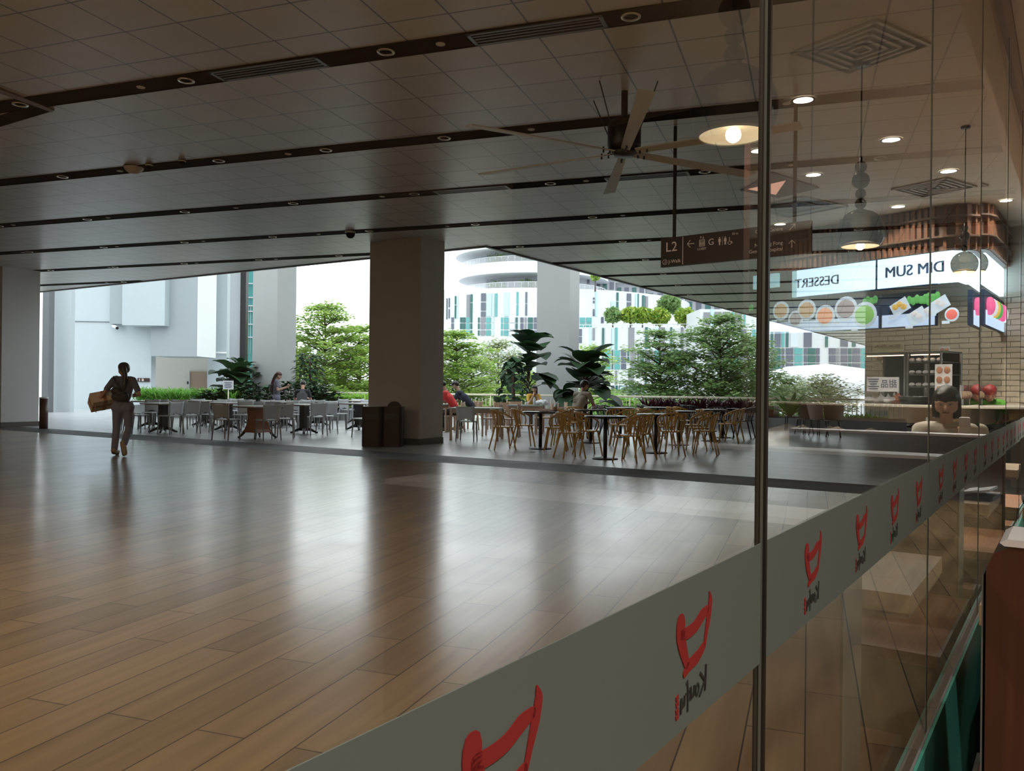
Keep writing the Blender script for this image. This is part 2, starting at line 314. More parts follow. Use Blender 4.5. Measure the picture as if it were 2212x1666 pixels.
# dark edge beam outside the terrace side of the ceiling
flat([CDp(10.42, 14.95), CDp(10.42, 66), CDp(10.50, 66), CDp(10.50, 15.03), CDp(31, 15.03), CDp(31, 14.95)], CH-.03, CH+.5).build('trim_1', 'skirt', kind='structure')
MB().poly([CDp(31, -8), CDp(31, 13.5), CDp(31, 13.5, CH), CDp(31, -8, CH)], .2, CD).build('wall_left', 'beige', kind='structure')  # unseen wall added to keep sky light out of the deck
MB().poly([CDp(31, -8), G(-7, GQ)-UP*0, G(-7, GQ, CH), CDp(31, -8, CH)], .2, -DD).build('wall_back', 'beige', kind='structure')  # also added out of view, stops sky light from behind
def seg_ranges(b):
    lo = (.27-.25*b)/.968+.15; ba = (.9736*b-14.95)/.228; bb = (10.42-.228*b)/.9736
    if ba <= bb: return [(lo, 27)]
    out = []
    if bb > lo: out.append((lo, bb))
    if ba < 27: out.append((ba, 27))
    return out
tn = 2
TB = [6.815+2.605*i for i in range(-3, 21)]
for b in TB:
    for a0, a1 in seg_ranges(b):
        m = MB(); m.poly([ABp(a0, b-.135), ABp(a1, b-.135), ABp(a1, b+.135), ABp(a0, b+.135)], .006, UP)
        for q in (-.14, .14): m.poly([ABp(a0, b+q-.006, -.006), ABp(a1, b+q-.006, -.006), ABp(a1, b+q+.006, -.006), ABp(a0, b+q+.006, -.006)], .012, UP)
        o = m.build('trim_%d' % tn, 'dark', kind='structure', loc=(0, 0, CH-.006)); tn += 1
# the raised panel border at the far left of the ceiling
MB().poly([onz(118, 239, CH-.01), onz(-260, 352, CH-.01), onz(-260, 330, CH-.01), onz(60, 232, CH-.01)], .008, UP).build('trim_%d' % tn, 'dark', kind='structure'); tn += 1
MB().poly([onz(60, 216, CH-.02), onz(118, 239, CH-.02), onz(112, 243, CH-.02), onz(-260, 108, CH-.02), onz(-260, 96, CH-.02)], .012, UP).build('trim_%d' % tn, 'tedge', kind='structure'); tn += 1

# downlights, speakers, louvres set in the channels
def mk_downlight():
    t = thing('recessed_downlight', 'x', 'ceiling light', group=None)
    m = MB(); m.lathe([(.060, -.004), (.082, -.006), (.086, 0), (.086, .004)], 24); m.build('ring', 'lens', t)
    m = MB(); m.lathe([(.060, -.003), (.055, .012), (.04, .03), (.012, .04), (0, .04)], 20); m.build('reflector', 'lens', t)
    m = MB(); m.box((0, 0, .004), (.09, .012, .012)); m.box((.03, 0, .006), (.012, .07, .01)); m.build('baffle', 'dark', t); return t
def mk_disc():
    o = MB().lathe([(0, -.008), (.03, -.008), (.042, -.004), (.045, .002)], 20).build('ceiling_speaker', 'disc'); return tag(o, 'x', 'speaker')
PD = Proto(mk_downlight()); PS = Proto(mk_disc())
chn = ['nearest', 'second', 'third', 'fourth', 'fifth', 'sixth', 'seventh', 'eighth', 'ninth']
def inr(a, b): return any(r0+.2 < a < r1-.2 for r0, r1 in seg_ranges(b))
for i in range(9):
    b = TB[3+i]
    la = [10.67, 7.78, 6.05, 4.33, 13.4, 15.9] if i == 1 else [1.43+2.31*k for k in range(-2, 9)]
    la = sorted([a for a in la if inr(a, b) and a > -2.2+0*b])
    for k, a in enumerate(la):
        PD.put(ABp(a, b, CH-.008), R(20), 'round recessed downlight in the %s dark ceiling channel, %s from its right end' % (chn[i], ORD[k]))
    sa = sorted([a for a in (.25, 3.18, 6.64, 9.55, 12.47, 14.9, 17.8, 20.6) if inr(a, b)])
    if i < 6:
        for k, a in enumerate(sa):
            PS.put(ABp(a, b, CH-.008), 0, 'small pale disc in the %s dark ceiling channel, %s from its right end' % (chn[i], ORD[k]))
    if i in (0, 2):
        for k, (a0, a1) in enumerate(((1.65, 2.88), (4.42, 5.67))):
            t = thing('air_louvre', 'slotted grey air louvre in the %s ceiling channel, %s' % (chn[i], 'the right one' if k == 0 else 'the left one'), 'vent')
            m = MB(); rot = R(90+70.2)
            for q in (-.11, .11): m.poly([ABp(a0, b+q-.012), ABp(a1, b+q-.012), ABp(a1, b+q+.012), ABp(a0, b+q+.012)], .012, -UP)
            for a in (a0, a1-.035): m.poly([ABp(a, b-.12), ABp(a+.035, b-.12), ABp(a+.035, b+.12), ABp(a, b+.12)], .012, -UP)
            m.build('frame', 'grey', t)
            for q in (-.055, 0, .055):
                MB().poly([ABp(a0+.04, b+q-.008), ABp(a1-.04, b+q-.008), ABp(a1-.04, b+q+.008), ABp(a0+.04, b+q+.008)], .009, -UP).build('slat', 'grey', t)
            rebase(t, ABp((a0+a1)/2, b)); t.location.z = CH-.007
o = MB().lathe([(0, -.09), (.05, -.085), (.10, -.06), (.13, -.02), (.135, .0)], 24).build('access_point', 'disc', loc=onz(289, 362, CH-.008)); tag(o, 'pale dome-shaped unit in the second ceiling channel', 'ceiling device')
def dome(px, py, label, z=CH-.008, s=1):
    t = thing('dome_camera', label, 'camera', onz(px, py, z))
    MB().lathe([(.075*s, -.03*s), (.085*s, -.02*s), (.085*s, 0)], 20).build('base', 'disc', t); MB().lathe([(0, -.11*s), (.04*s, -.10*s), (.065*s, -.07*s), (.072*s, -.03*s)], 20).build('dome', 'dark', t)
dome(757, 500, 'dark domed security camera under the fifth ceiling channel beside the tan pillar', s=1.3)
dome(393, 347, 'small domed security camera in the second ceiling channel', s=.6)
dome(322, 356, 'small domed unit in the second ceiling channel, left of the domed camera', s=.6)

# ceiling hatch near the glass edge, with a sign's pink reflection painted as glow
t = thing('ceiling_panel', 'square ceiling panel with a painted pink reflection behind the glass edge', 'ceiling panel', onz(1690, 402, CH-.012))
hq = [onz(px, py, CH-.012)-t.location for px, py in ((1600, 412), (1680, 428), (1770, 407), (1668, 372))]
MB().poly(hq, .010, UP).build('panel', pm('blue_grey_panel', (.10, .14, .18), .5), t)
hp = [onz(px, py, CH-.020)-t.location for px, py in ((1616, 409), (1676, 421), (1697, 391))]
MB().poly(hp, .006, UP).build('reflection_patch', emat('pink_reflection_glow', (.85, .42, .30), .75), t)
# pillars
def pillar(corner, a, b, h, label, mat, skirt=True):
    P = V((corner[0], corner[1], 0)); t = thing('pillar', label, 'pillar', P)
    q = [V((0, 0, 0)), DD*b, DD*b+CD*a, CD*a]
    flat(q, 0, h).build('shaft', mat, t)
    if skirt:
        c = sum(q, V((0, 0, 0)))/4; flat([c+(p-c)*1.022 for p in q], 0, .13).build('skirting', 'skirt', t)
    return t
pillar((-1.93, 17.21), 1.435, .80, CH, 'thick tan stone pillar rising behind the two dark bins', 'pillar')
pillar((-13.85, 22.33), 1.4, 1.0, CH, 'pale square pillar at the left edge, behind the walking woman', 'pillarw')
pillar((-.2861*31.5, 31.5), 1.4, .95, 14, 'tall pale pillar behind the standing woman with a phone', 'pillart', False)
pillar((.0691*30.75, 30.75), 1.435, .75, 14, 'tall pale pillar beside the big-leafed plants on the terrace', 'pillart', False)

# white wing of the building on the left
def slab(name, px0, px1, pyb, Y, depth, top, mat, zb=None, kind='structure', parent=None):
    p0 = at(px0, 833, Y); p1 = at(px1, 833, Y); zb = at((px0+px1)/2, pyb, Y).z if zb is None else zb
    m = MB(); m.box(((p0.x+p1.x)/2, Y+depth/2, (zb+top)/2), (p1.x-p0.x, depth, top-zb)); return m.build(name, mat, parent, kind=kind)
slab('wall_left.001', 103, 152, 0, 34.2, .3, 15, 'wallblue', 0)
slab('wall_left.002', 90, 104, 0, 33.5, .4, 15, 'greyside', 0)
slab('wall_left.003', 140, 326, 0, 38.4, .5, 15, 'wallblue', 0)
slab('wall_left.004', 235, 264, 700, 38.05, .3, 15, 'wallshade')
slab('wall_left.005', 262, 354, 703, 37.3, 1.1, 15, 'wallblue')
slab('wall_left.006', 325, 424, 770, 37.8, 2.3, 15, 'wallshade')  # darker tone paints the shade on the front of this volume
sx_ = at(424, 833, 37.8).x+.01; MB().poly([V((sx_, 37.8, at(424, 770, 37.8).z)), V((sx_, 40.1, at(424, 770, 37.8).z)), V((sx_, 40.1, 15)), V((sx_, 37.8, 15))], .04, (1, 0, 0)).build('wall_left.012', 'white', kind='structure')  # white sheet paints the brighter light on the side face
slab('wall_left.008', 320, 470, 0, 42.5, .4, 4, 'beige', 0)
slab('wall_left.009', 449, 489, 0, 41.0, .4, 15, 'wallblue', 0)
slab('wall_left.010', 486, 520, 0, 42.8, .4, 15, 'bwhite', 0)
slab('wall_left.011', 517, 529, 0, 42.4, .4, 15, 'darkgrey', 0)
MB().poly([at(151, 693.5, 38.38), at(236, 695, 38.38), at(236, 696.5, 38.38), at(151, 695, 38.38)], .02, (0, -1, 0)).build('trim_%d' % tn, 'greyside', kind='structure'); tn += 1
# door in the recess
def px_box(m, px0, px1, py0, py1, Y, d):
    a = at(px0, py1, Y); b = at(px1, py0, Y); m.box(((a.x+b.x)/2, Y-d/2, (a.z+b.z)/2), (b.x-a.x, d, b.z-a.z)); return m
dr = px_box(MB(), 411, 448, 803, 882, 42.4, .06).build('door_1', pm('door_tan', (.30, .21, .15), .6), kind='structure')
px_box(MB(), 412, 414, 838, 842, 42.32, .05).build('door_handle', 'steel', dr)
for a, b in ((409.5, 411), (448, 449.5)): px_box(MB(), a, b, 801, 882, 42.38, .1).build('door_frame', 'wallblue', dr)
o = px_box(MB(), 404.5, 407.5, 824, 830, 42.4, .05).build('door_panel', 'black'); tag(o, 'small black call panel on the recess wall left of the door', 'panel'); o.name = 'call_panel'
# teal glass front between the white wing and the tall pillar
tg = px_box(MB(), 528, 552, 500, 900, 46, .2).build('glass_tower', 'wT'); 
t = thing('glass_building', 'narrow teal glass building front left of the tall pale pillar', 'building', (tg.location)); tg.parent = t; tg.name = 'glass_wall'; KIDS[t.name] = [tg]
for py in (575, 612, 642, 660, 672, 700, 728): px_box(MB(), 528, 552, py, py+1.8, 45.75, .1).build('mullion', 'bwhite', t)
for px in (536, 541): px_box(MB(), px, px+1, 660, 765, 45.75, .08).build('mullion', 'bwhite', t)
o = MB().ring([at(459, 762, 40.9), at(489, 763, 40.9)], .05).build('pipe', 'white'); tag(o, 'thin white pipe crossing between the wing and the narrow wall', 'pipe')
t = thing('bullet_camera', 'white bullet security camera under the overhang of the white wing', 'camera', at(247, 700, 38.2))
MB().cyl((0, .1, 0), (0, 0, -.08), .04).build('bracket', 'white', t); MB().ring([(-.05, -.02, -.08), (.22, -.2, -.2)], [.08, .08]).build('body', 'white', t); MB().ring([(.22, -.2, -.2), (.24, -.215, -.21)], [.07, .07]).build('lens', 'black', t)
t = thing('wall_sign', 'small dark direction sign on the white wall above the ferns', 'sign', at(310, 821, 38.35))
MB().box((0, 0, 0), (.56, .04, .17)).build('panel', 'signb', t)
fx = frame((0, -.025, 0), (1, 0, 0), UP)
m = MB()
for x in (-.17, -.05, .0): m.strip([(x, -.05), (x, .02)], .04, .004, fx); m.ball((x, -.03, .045), .02, 8, 6)
m.build('pictogram', 'signt', t)
o = MB().cyl(onz(94, 926, 0), onz(94, 926, 0)+UP*.80, .105, n=20).build('bin_cylinder', 'bincyl'); o.name = 'cylindrical_bin'; tag(o, 'slim brown cylindrical bin beside the left pillar', 'bin')
o2 = MB().lathe([(.108, .80), (.108, .83), (.08, .835), (.075, .80)], 20, onz(94, 926, 0)).build('lid', 'white', o)
KIDS[o.name] = [o2]

# two litter bins by the tan pillar
for (px, label, dm) in ((806, 'dark brown box-shaped litter bin, the left one by the tan pillar', 0), (849, 'dark brown box-shaped litter bin with a dome top, the right one by the tan pillar', 1)):
    p = onz(px, 964.5, 0); t = thing('litter_bin', label, 'bin', p, R(-2))
    m = MB(); m.rbox((0, 0, .405), (.40, .40, .79), .05); m.build('body', 'bin', t)
    MB().rbox((0, 0, .80), (.41, .41, .025), .05).build('top', 'bin', t); MB().rbox((0, 0, .02), (.37, .37, .04), .05).build('plinth', 'black', t)
    MB().box((0, -.2005, .62), (.26, .004, .10)).build('opening', 'black', t)
    if dm: MB().prism([(.15*math.cos(R(k)), .15*math.sin(R(k))) for k in range(0, 181, 12)], -.02, .02, Matrix.Translation((.02, 0, .77)) @ Matrix.Rotation(R(90), 4, 'X')).build('flap', 'bin', t)

# ------------------------------------------------------------------ glass wall
zt, zb = 1.080, .955
HD = 2.92
SEAM = [-.33+1.2*i for i in range(0, 15)]
SEAM = [.867-2.4, .867-1.2]+[.867+1.2*i for i in range(0, 11)]
DEL = R(.45)
def logo(parent, a_off, mx):
    """red brush mark with black lettering, read from the deck side; mx: x towards the reader's right"""
    hb = zt-zb; 
    def q(x, v): return (-(x), ((v if not MK[0] else .37+(v-.31)*.72)-.5)*hb)
    MK = [1]
    m = MB()
    m.brush([q(-.029, .80), q(-.029, .70), q(-.024, .56), q(-.016, .40)], [.017, .0175, .0145, .010], .0006, mx)
    m.brush([q(-.026, .69), q(-.012, .68), q(.004, .70), q(.018, .76), q(.030, .79)], [.010, .0105, .011, .0115, .008], .00062, mx)
    m.brush([q(.0355, .95), q(.0375, .86), q(.034, .72), q(.028, .56), q(.024, .44)], [.002, .0085, .0095, .0065, .005], .00064, mx)
    m.brush([q(-.020, .315), q(-.008, .365), q(.008, .39), q(.022, .45)], [.007, .0105, .011, .008], .00066, mx)
    o = m.build('brush_mark', 'logored', parent)
    m = MB(); s = 1; MK[0] = 0
    def st(pts, w): m.strip([q(x, v) for x, v in pts], w, .0007, mx)
    st([(.029, .33), (.027, .15)], .003); st([(.015, .30), (.026, .225)], .0026); st([(.026, .225), (.014, .14)], .0026)           # K
    st([(.010, .24), (.006, .225), (.005, .18), (.008, .16), (.011, .18), (.0125, .21), (.010, .24)], .0022)                     # o
    st([(.002, .245), (.001, .18), (-.003, .17), (-.006, .25)], .0026); st([(-.006, .25), (-.007, .165)], .0026)                  # u
    st([(-.016, .29), (-.0135, .31), (-.0125, .25), (-.0125, .10)], .0024); st([(-.009, .23), (-.017, .225)], .002)               # f
    st([(-.019, .225), (-.020, .165), (-.024, .155), (-.0265, .22)], .0034); st([(-.0265, .22), (-.0275, .12)], .003)             # u
    m.build('script', 'logoblk', o)
    m = MB()
    for v in (.24, .20, .155, .115): m.strip([q(-.0325, v+.012), q(-.0375, v)], .004, .0007, mx)
    m.build('script_red', 'logored', o); return o
for i in range(len(SEAM)-1):
    a0, a1 = SEAM[i], SEAM[i+1]; tilt = i >= 4
    ud = dirv(34.3+(.45 if tilt else 0)); nd = V((-ud.y, ud.x, 0)); o0 = G(a0+.004, GQ); w = a1-a0-.008
    wn = thing('window_%d' % (i+1), 'x', 'window', o0); del wn['label']; del wn['category']; wn['kind'] = 'structure'
    def P(a, q, z): return ud*a+nd*q+UP*z
    m = MB(); m.add([P(0, 0, .02), P(w, 0, .02), P(w, 0, HD), P(0, 0, HD)], [(0, 1, 2, 3)]); m.build('pane', 'pane', wn)
    m = MB()
    for aa in (-.002, w+.002): m.poly([P(aa-.0012, -.0015, .0), P(aa+.0012, -.0015, 0), P(aa+.0012, .0015, 0), P(aa-.0012, .0015, 0)], HD, UP)
    m.build('edge_seal', 'rim', wn)
    if i == 1:
        m = MB(); m.poly([P(w-.004, -.006, 0), P(w+.0015, -.006, 0), P(w+.0015, .006, 0), P(w-.004, .006, 0)], HD, UP); m.build('edge_profile', 'rim', wn)
        m = MB(); m.poly([P(w-.0075, -.003, 0), P(w-.0045, -.003, 0), P(w-.0045, -.001, 0), P(w-.0075, -.001, 0)], HD, UP); m.build('edge_strip', 'rimlite', wn)
    else: m = MB(); m.poly([P(w-.003, -.001, 0), P(w-.002, -.001, 0), P(w-.002, .001, 0), P(w-.003, .001, 0)], HD, UP); m.build('edge_strip', 'rimlite', wn)
    fb = MB(); fb.poly([P(0.002, -.0015, zb), P(w-.002, -.0015, zb), P(w-.002, -.0015, zt), P(.002, -.0015, zt)], .001, -nd); fo = fb.build('frosted_band', 'film', wn)
    if 1 <= i <= 9:
        for k in range(4):
            ac = (.147+.286*k if i == 1 else .195+.284*k)-.004
            mx = frame(P(ac, -.0034, (zt+zb)/2), -ud, UP)
            logo(fo, ac, mx)
# header above the glass
m = MB(); m.poly([G(-7, .12), G(52, .12), G(52, .42), G(-7, .42)], CH-HD-.01, UP); m.build('trim_%d' % tn, 'beige', kind='structure', loc=(0, 0, HD)); tn += 1
m = MB(); m.poly([G(-7, .235), G(14, .235), G(14, .305), G(-7, .305)], .05, UP); m.build('trim_%d' % tn, 'tedge', kind='structure', loc=(0, 0, HD-.03)); tn += 1
# side wall of the terrace beyond the planter
e0 = at(1872, 833, 31); e1_ = G(33, GQ+.02); e0.z = 0; e1_.z = 0
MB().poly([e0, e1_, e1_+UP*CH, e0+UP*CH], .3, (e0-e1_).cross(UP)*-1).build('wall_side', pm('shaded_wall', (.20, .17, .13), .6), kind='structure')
MB().poly([G(12.87, GQ-.1), G(60, GQ-.1), G(60, GQ-.1, CH), G(12.87, GQ-.1, CH)], .1, GN).build('wall_right', 'beige', kind='structure')
# ================================================================== people
def remesh(m, vox, it=3):
    me = m.mesh('blob'); o = bpy.data.objects.new('tmp', me); col.objects.link(o)
    r = o.modifiers.new('r', 'REMESH'); r.mode = 'VOXEL'; r.voxel_size = vox; r.use_smooth_shade = True
    s = o.modifiers.new('s', 'SMOOTH'); s.factor = .5; s.iterations = it
    out = baked(o); out.polygons.foreach_set('use_smooth', [True]*len(out.polygons)); return out
def cap(m, a, b, r0, r1=None, n=14):
    a = V(a); b = V(b); r1 = r0 if r1 is None else r1
    t = (b-a).normalized() if (b-a).length > 1e-5 else UP
    path = []; rad = []
    for k in (80, 60, 35, 12): path.append(a-t*r0*math.sin(R(k))); rad.append(r0*math.cos(R(k)))
    path.append(a+(b-a)*.02); rad.append(r0); path.append(b-(b-a)*.02); rad.append(r1)
    for k in (12, 35, 60, 80): path.append(b+t*r1*math.sin(R(k))); rad.append(r1*math.cos(R(k)))
    m.ring(path, rad, n)
def hand(m, w, d, n, curl=.5, s=1.0, thumb=1):
    """w wrist, d pointing direction, n palm normal; four fingers and a thumb"""
    d = V(d).normalized(); n = V(n); n = (n-d*n.dot(d)).normalized(); sd = d.cross(n)*thumb; w = V(w)
    pc = w+d*.045*s
    for k in (-1.5, -.5, .5, 1.5): cap(m, w+sd*k*.012*s+d*.015*s, w+sd*k*.019*s+d*.082*s, .013*s, .012*s, 8)
    for k, L_ in ((-1.5, .060), (-.5, .072), (.5, .078), (1.5, .068)):
        p = w+sd*k*.0205*s+d*.086*s; dd = d.copy(); r = .0085*s
        for j in range(3):
            dd = (dd*math.cos(curl*(.6+.4*j))+n*math.sin(curl*(.6+.4*j))).normalized(); q = p+dd*L_*s*(.45, .32, .23)[j]; cap(m, p, q, r, r*.92, 8); p = q; r *= .92
    p = w+sd*.026*s+d*.03*s; q = p+(sd*.7+d*.6+n*.25).normalized()*.042*s; cap(m, p, q, .0115*s, .010*s, 8)
    q2 = q+(d*.85+n*.45+sd*.1).normalized()*.032*s; cap(m, q, q2, .0095*s, .0085*s, 8)
def lerp(a, b, t): return V(a)*(1-t)+V(b)*t
def person(label, J, loc, rz, hair='hair', skin='skin', shirt='greytee', pants='jeans', shoes='shoe', sleeve=.6, hairlen=0, vox=.011, size=1, cat='person', hcurl=(.5, .5), pn=None, male=False, shirtlen=.0, collar=None, face=True, pantcut=1.0, hairback=None):
    t = thing('person', label, cat, loc, rz); t.scale = (size,)*3
    J = {k: V(v) for k, v in J.items()}; w = 1.0 if male else .92
    m = MB()
    def torso(m, e):
        cap(m, J['hipL'], J['hipR'], .098*w+e); cap(m, (J['hipL']+J['hipR'])/2, J['waist'], .105*w+e, .098*w+e)
        for k in (-1, 1):
            s_ = J['shR']-J['shL']; s_ = s_.normalized()*.055*k
            cap(m, J['waist']+s_*.6, J['chest']+s_, .088*w+e, .098*w+e)
        cap(m, J['chest'], lerp(J['shL'], J['shR'], .5), .10*w+e, .062+e)
        cap(m, lerp(J['shL'], J['shR'], .12), lerp(J['shL'], J['shR'], .88), .052+e, .052+e)
    torso(m, 0)
    nk = lerp(J['shL'], J['shR'], .5); H_ = J['head']; fd = J['face'].normalized(); lat = fd.cross(UP).normalized(); hu = lat.cross(fd).normalized()
    cap(m, nk, H_-hu*.07-fd*.015, .054*w, .050*w)
    def HP(x, y, z): return H_+lat*x+fd*y+hu*z
    for (c, r) in (((0, -.012, .022), .086), ((0, .012, .015), .080), ((0, -.03, .01), .078), ((0, .028, -.035), .058), ((0, .040, -.062), .040), ((.03, .02, -.03), .048), ((-.03, .02, -.03), .048)): m.ball(HP(*c), r, 16, 10)
    cap(m, HP(0, .088, .012), HP(0, .104, -.022), .010, .0155, 8); cap(m, HP(-.018, .083, -.052), HP(.018, .083, -.052), .0095)
    for s_ in (-1, 1):
        cap(m, HP(s_*.080, -.005, .012), HP(s_*.078, -.002, -.022), .014, .010, 8); cap(m, HP(s_*.016, .084, .026), HP(s_*.045, .076, .026), .011, .010, 8)
    for s_, S in ((-1, 'L'), (1, 'R')):
        cap(m, J['sh'+S], J['el'+S], .047*w, .036*w); cap(m, J['el'+S], J['wr'+S], .036*w, .024*w)
        cap(m, J['hip'+S], J['kn'+S], .080*w, .052*w); cap(m, J['kn'+S], J['an'+S], .052*w, .034*w); cap(m, J['an'+S], J['toe'+S], .036, .030)
        d = J.get('hd'+S) or (J['wr'+S]-J['el'+S]); n = J.get('hn'+S) or V((0, 0, -1)); hand(m, J['wr'+S], d, n, hcurl[0 if S == 'L' else 1], 1.0*w, thumb=(1 if S == 'R' else -1))
    me = remesh(m, vox, 2); me.materials.append(M[skin]); link('body', me, t)
    # clothes
    m = MB(); torso(m, .013)
    cap(m, nk, lerp(nk, H_, .12), .062, .058)
    for S in 'LR': cap(m, J['sh'+S], lerp(J['sh'+S], J['el'+S], sleeve), .060*w, .056*w)
    me = remesh(m, .014, 4); me.materials.append(M[shirt]); so = link('shirt', me, t)
    m = MB(); cap(m, J['hipL'], J['hipR'], .118*w)
    for S in 'LR':
        cap(m, J['hip'+S], J['kn'+S], .098*w, .070*w)
        if pantcut > .5: cap(m, J['kn'+S], lerp(J['kn'+S], J['an'+S], .93), .070*w, .060*w)
    me = remesh(m, .014, 3); me.materials.append(M[pants]); link('trousers', me, t)
    for S in 'LR':
        m = MB(); a = J['an'+S]; b = J['toe'+S]; td = (b-a).normalized(); dn = V((0, 0, -1)); dn = (dn-td*dn.dot(td)).normalized()
        cap(m, a-td*.035+dn*.005, a+dn*.01, .044, .045); cap(m, a+dn*.012, b+dn*.004, .045, .040); me = remesh(m, .012, 2); me.materials.append(M[shoes]); so2 = link('shoe', me, t)
        m = MB(); cap(m, a-td*.04+dn*.04, b+dn*.03+td*.01, .030, .033); me = remesh(m, .012, 2); me.materials.append(M['sole']); link('sole', me, so2)
    # hair
    m = MB()
    for (c, r) in (((0, -.022, .034), .093), ((0, .010, .045), .084), ((0, -.045, .005), .080)): m.ball(HP(*c), r, 16, 10)
    if hairlen:
        hb = hairback or [HP(0, -.08, 0), HP(0, -.10, -.12), HP(0, -.09, -.12-hairlen)]
        if hairlen > .3 or hairback: 
            for a, b, r in zip(hb[:-1], hb[1:], (.05, .045, .04, .03)): cap(m, a, b, r, r*.85)
        else:
            for s_ in (-1, 1): cap(m, HP(s_*.070, -.01, .02), HP(s_*.078, .0, -.02-hairlen), .030, .024); cap(m, HP(s_*.05, -.06, 0), HP(s_*.05, -.055, -.03-hairlen), .046, .035)
            cap(m, HP(-.05, .06, .075), HP(.05, .06, .075), .02)
    me = remesh(m, .012, 2); me.materials.append(M[hair]); link('hair', me, t)
    if face:
        for s_ in (-1, 1):
            m = MB(); m.ball(HP(s_*.031, .088, .012), (.009, .009, .006), 10, 6); m.build('eye', 'ink', t)
        m = MB(); cap(m, HP(-.02, .0915, -.051), HP(.02, .0915, -.051), .0035, n=8); m.build('mouth', 'sole', t)
    return t
def sitpose(lean=.1, seat=.46, arm='table', turn=(0, 1, 0), look=-.2, legs='down', spread=.09):
    hz = seat+.10; J = dict(hipL=(-.09, 0, hz), hipR=(.09, 0, hz), waist=(0, .03+lean*.25, hz+.17), chest=(0, .05+lean*.9, hz+.36))
    sy = .05+lean*1.5; J['shL'] = (-.175, sy, hz+.50); J['shR'] = (.175, sy, hz+.50)
    J['head'] = (0, sy+.06+lean*.3, hz+.71); J['face'] = (turn[0], turn[1], look)
    for s, S in ((-1, 'L'), (1, 'R')):
        J['kn'+S] = (s*(.09+spread*.5), .42, seat+.08); J['an'+S] = (s*.12, .40, .075); J['toe'+S] = (s*.13, .56, .045)
        if arm == 'table': J['el'+S] = (s*.24, sy+.12, hz+.24); J['wr'+S] = (s*.12, sy+.33, hz+.29); J['hn'+S] = (-s, 0, -.4); J['hd'+S] = (-s*.3, 1, .1)
        elif arm == 'phone': J['el'+S] = (s*.22, sy+.06, hz+.23); J['wr'+S] = (s*.055, sy+.24, hz+.36); J['hn'+S] = (-s, .2, .2); J['hd'+S] = (-s*.15, .6, .8)
        elif arm == 'chin': J['el'+S] = (s*.22, sy+.20, hz+.24); J['wr'+S] = (s*.05, sy+.17, hz+.50); J['hn'+S] = (-s, -.4, .1); J['hd'+S] = (-s*.2, -.2, 1)
    return J
# woman walking away with a carton under her arm
p0 = onz(264, 984, 0)
J = dict(hipL=(-.085, 0, .82), hipR=(.085, 0, .82), waist=(0, .01, 1.0), chest=(0, .03, 1.16), shL=(-.16, .02, 1.29), shR=(.16, .02, 1.29), head=(-.005, .03, 1.465), face=(-.75, .6, -.12),
 elL=(-.27, -.10, 1.07), wrL=(-.42, -.07, .86), hdL=(-.25, .15, -1), hnL=(1, .6, .1), elR=(.30, -.06, 1.04), wrR=(.17, .17, 1.02), hdR=(-1, .5, .05), hnR=(0, -1, 0),
 knL=(-.115, .04, .46), anL=(-.125, -.02, .085), toeL=(-.13, .12, .055), knR=(.085, .06, .455), anR=(.115, -.22, .20), toeR=(.145, -.235, .055))
wm = person('woman in grey tee and trousers walking away with a carton under her left arm', J, p0, R(3), sleeve=.72, hairlen=.4, vox=.009, hcurl=(.5, .4), face=True,
 hairback=[V((.03, -.06, 1.49)), V((.06, -.085, 1.42)), V((.075, -.095, 1.31)), V((.065, -.11, 1.19)), V((.055, -.12, 1.08))])
def extra(t, name, m, mat): return m.build(name, mat, t)
t = thing('sling_bag', 'dark brown sling bag worn on the back of the walking woman', 'bag', p0, R(3))
m = MB(); cap(m, (-.06, -.145, 1.10), (.09, -.145, 1.02), .075, .065); cap(m, (-.06, -.14, 1.0), (.10, -.14, .98), .07, .06); me = remesh(m, .012, 3); me.materials.append(M['bag']); link('pouch', me, t)
m = MB(); m.ring([(.14, -.12, 1.0), (.06, -.14, 1.12), (-.05, -.135, 1.22), (-.13, -.07, 1.33), (-.12, .06, 1.34)], [.012]*5, 8, flat=2); m.build('strap', 'bag', t)
m = MB(); m.ring([(-.09, -.215, 1.02), (.02, -.225, 1.055), (.12, -.205, 1.09)], .006); m.build('zip', 'rimlite', t)
t = thing('carton', 'brown cardboard carton with brown tape carried under the walking woman\'s arm', 'box', p0+V((-.36, .04, .93)), R(3))
mx = Matrix.Rotation(R(-14), 4, 'Y') @ Matrix.Rotation(R(38), 4, 'Z') @ Matrix.Rotation(R(-26), 4, 'X')
m = MB(); m.box((0, 0, 0), (.40, .30, .20), mx=mx); m.build('box', 'card', t)
m = MB(); m.box((0, 0, 0), (.06, .304, .204), mx=mx); m.box((.0, 0, 0), (.404, .05, .204), mx=mx); m.build('tape', 'tape', t)
m = MB(); m.box((.12, -.152, .02), (.09, .002, .06), mx=mx); m.build('shipping_label', 'paper', t)
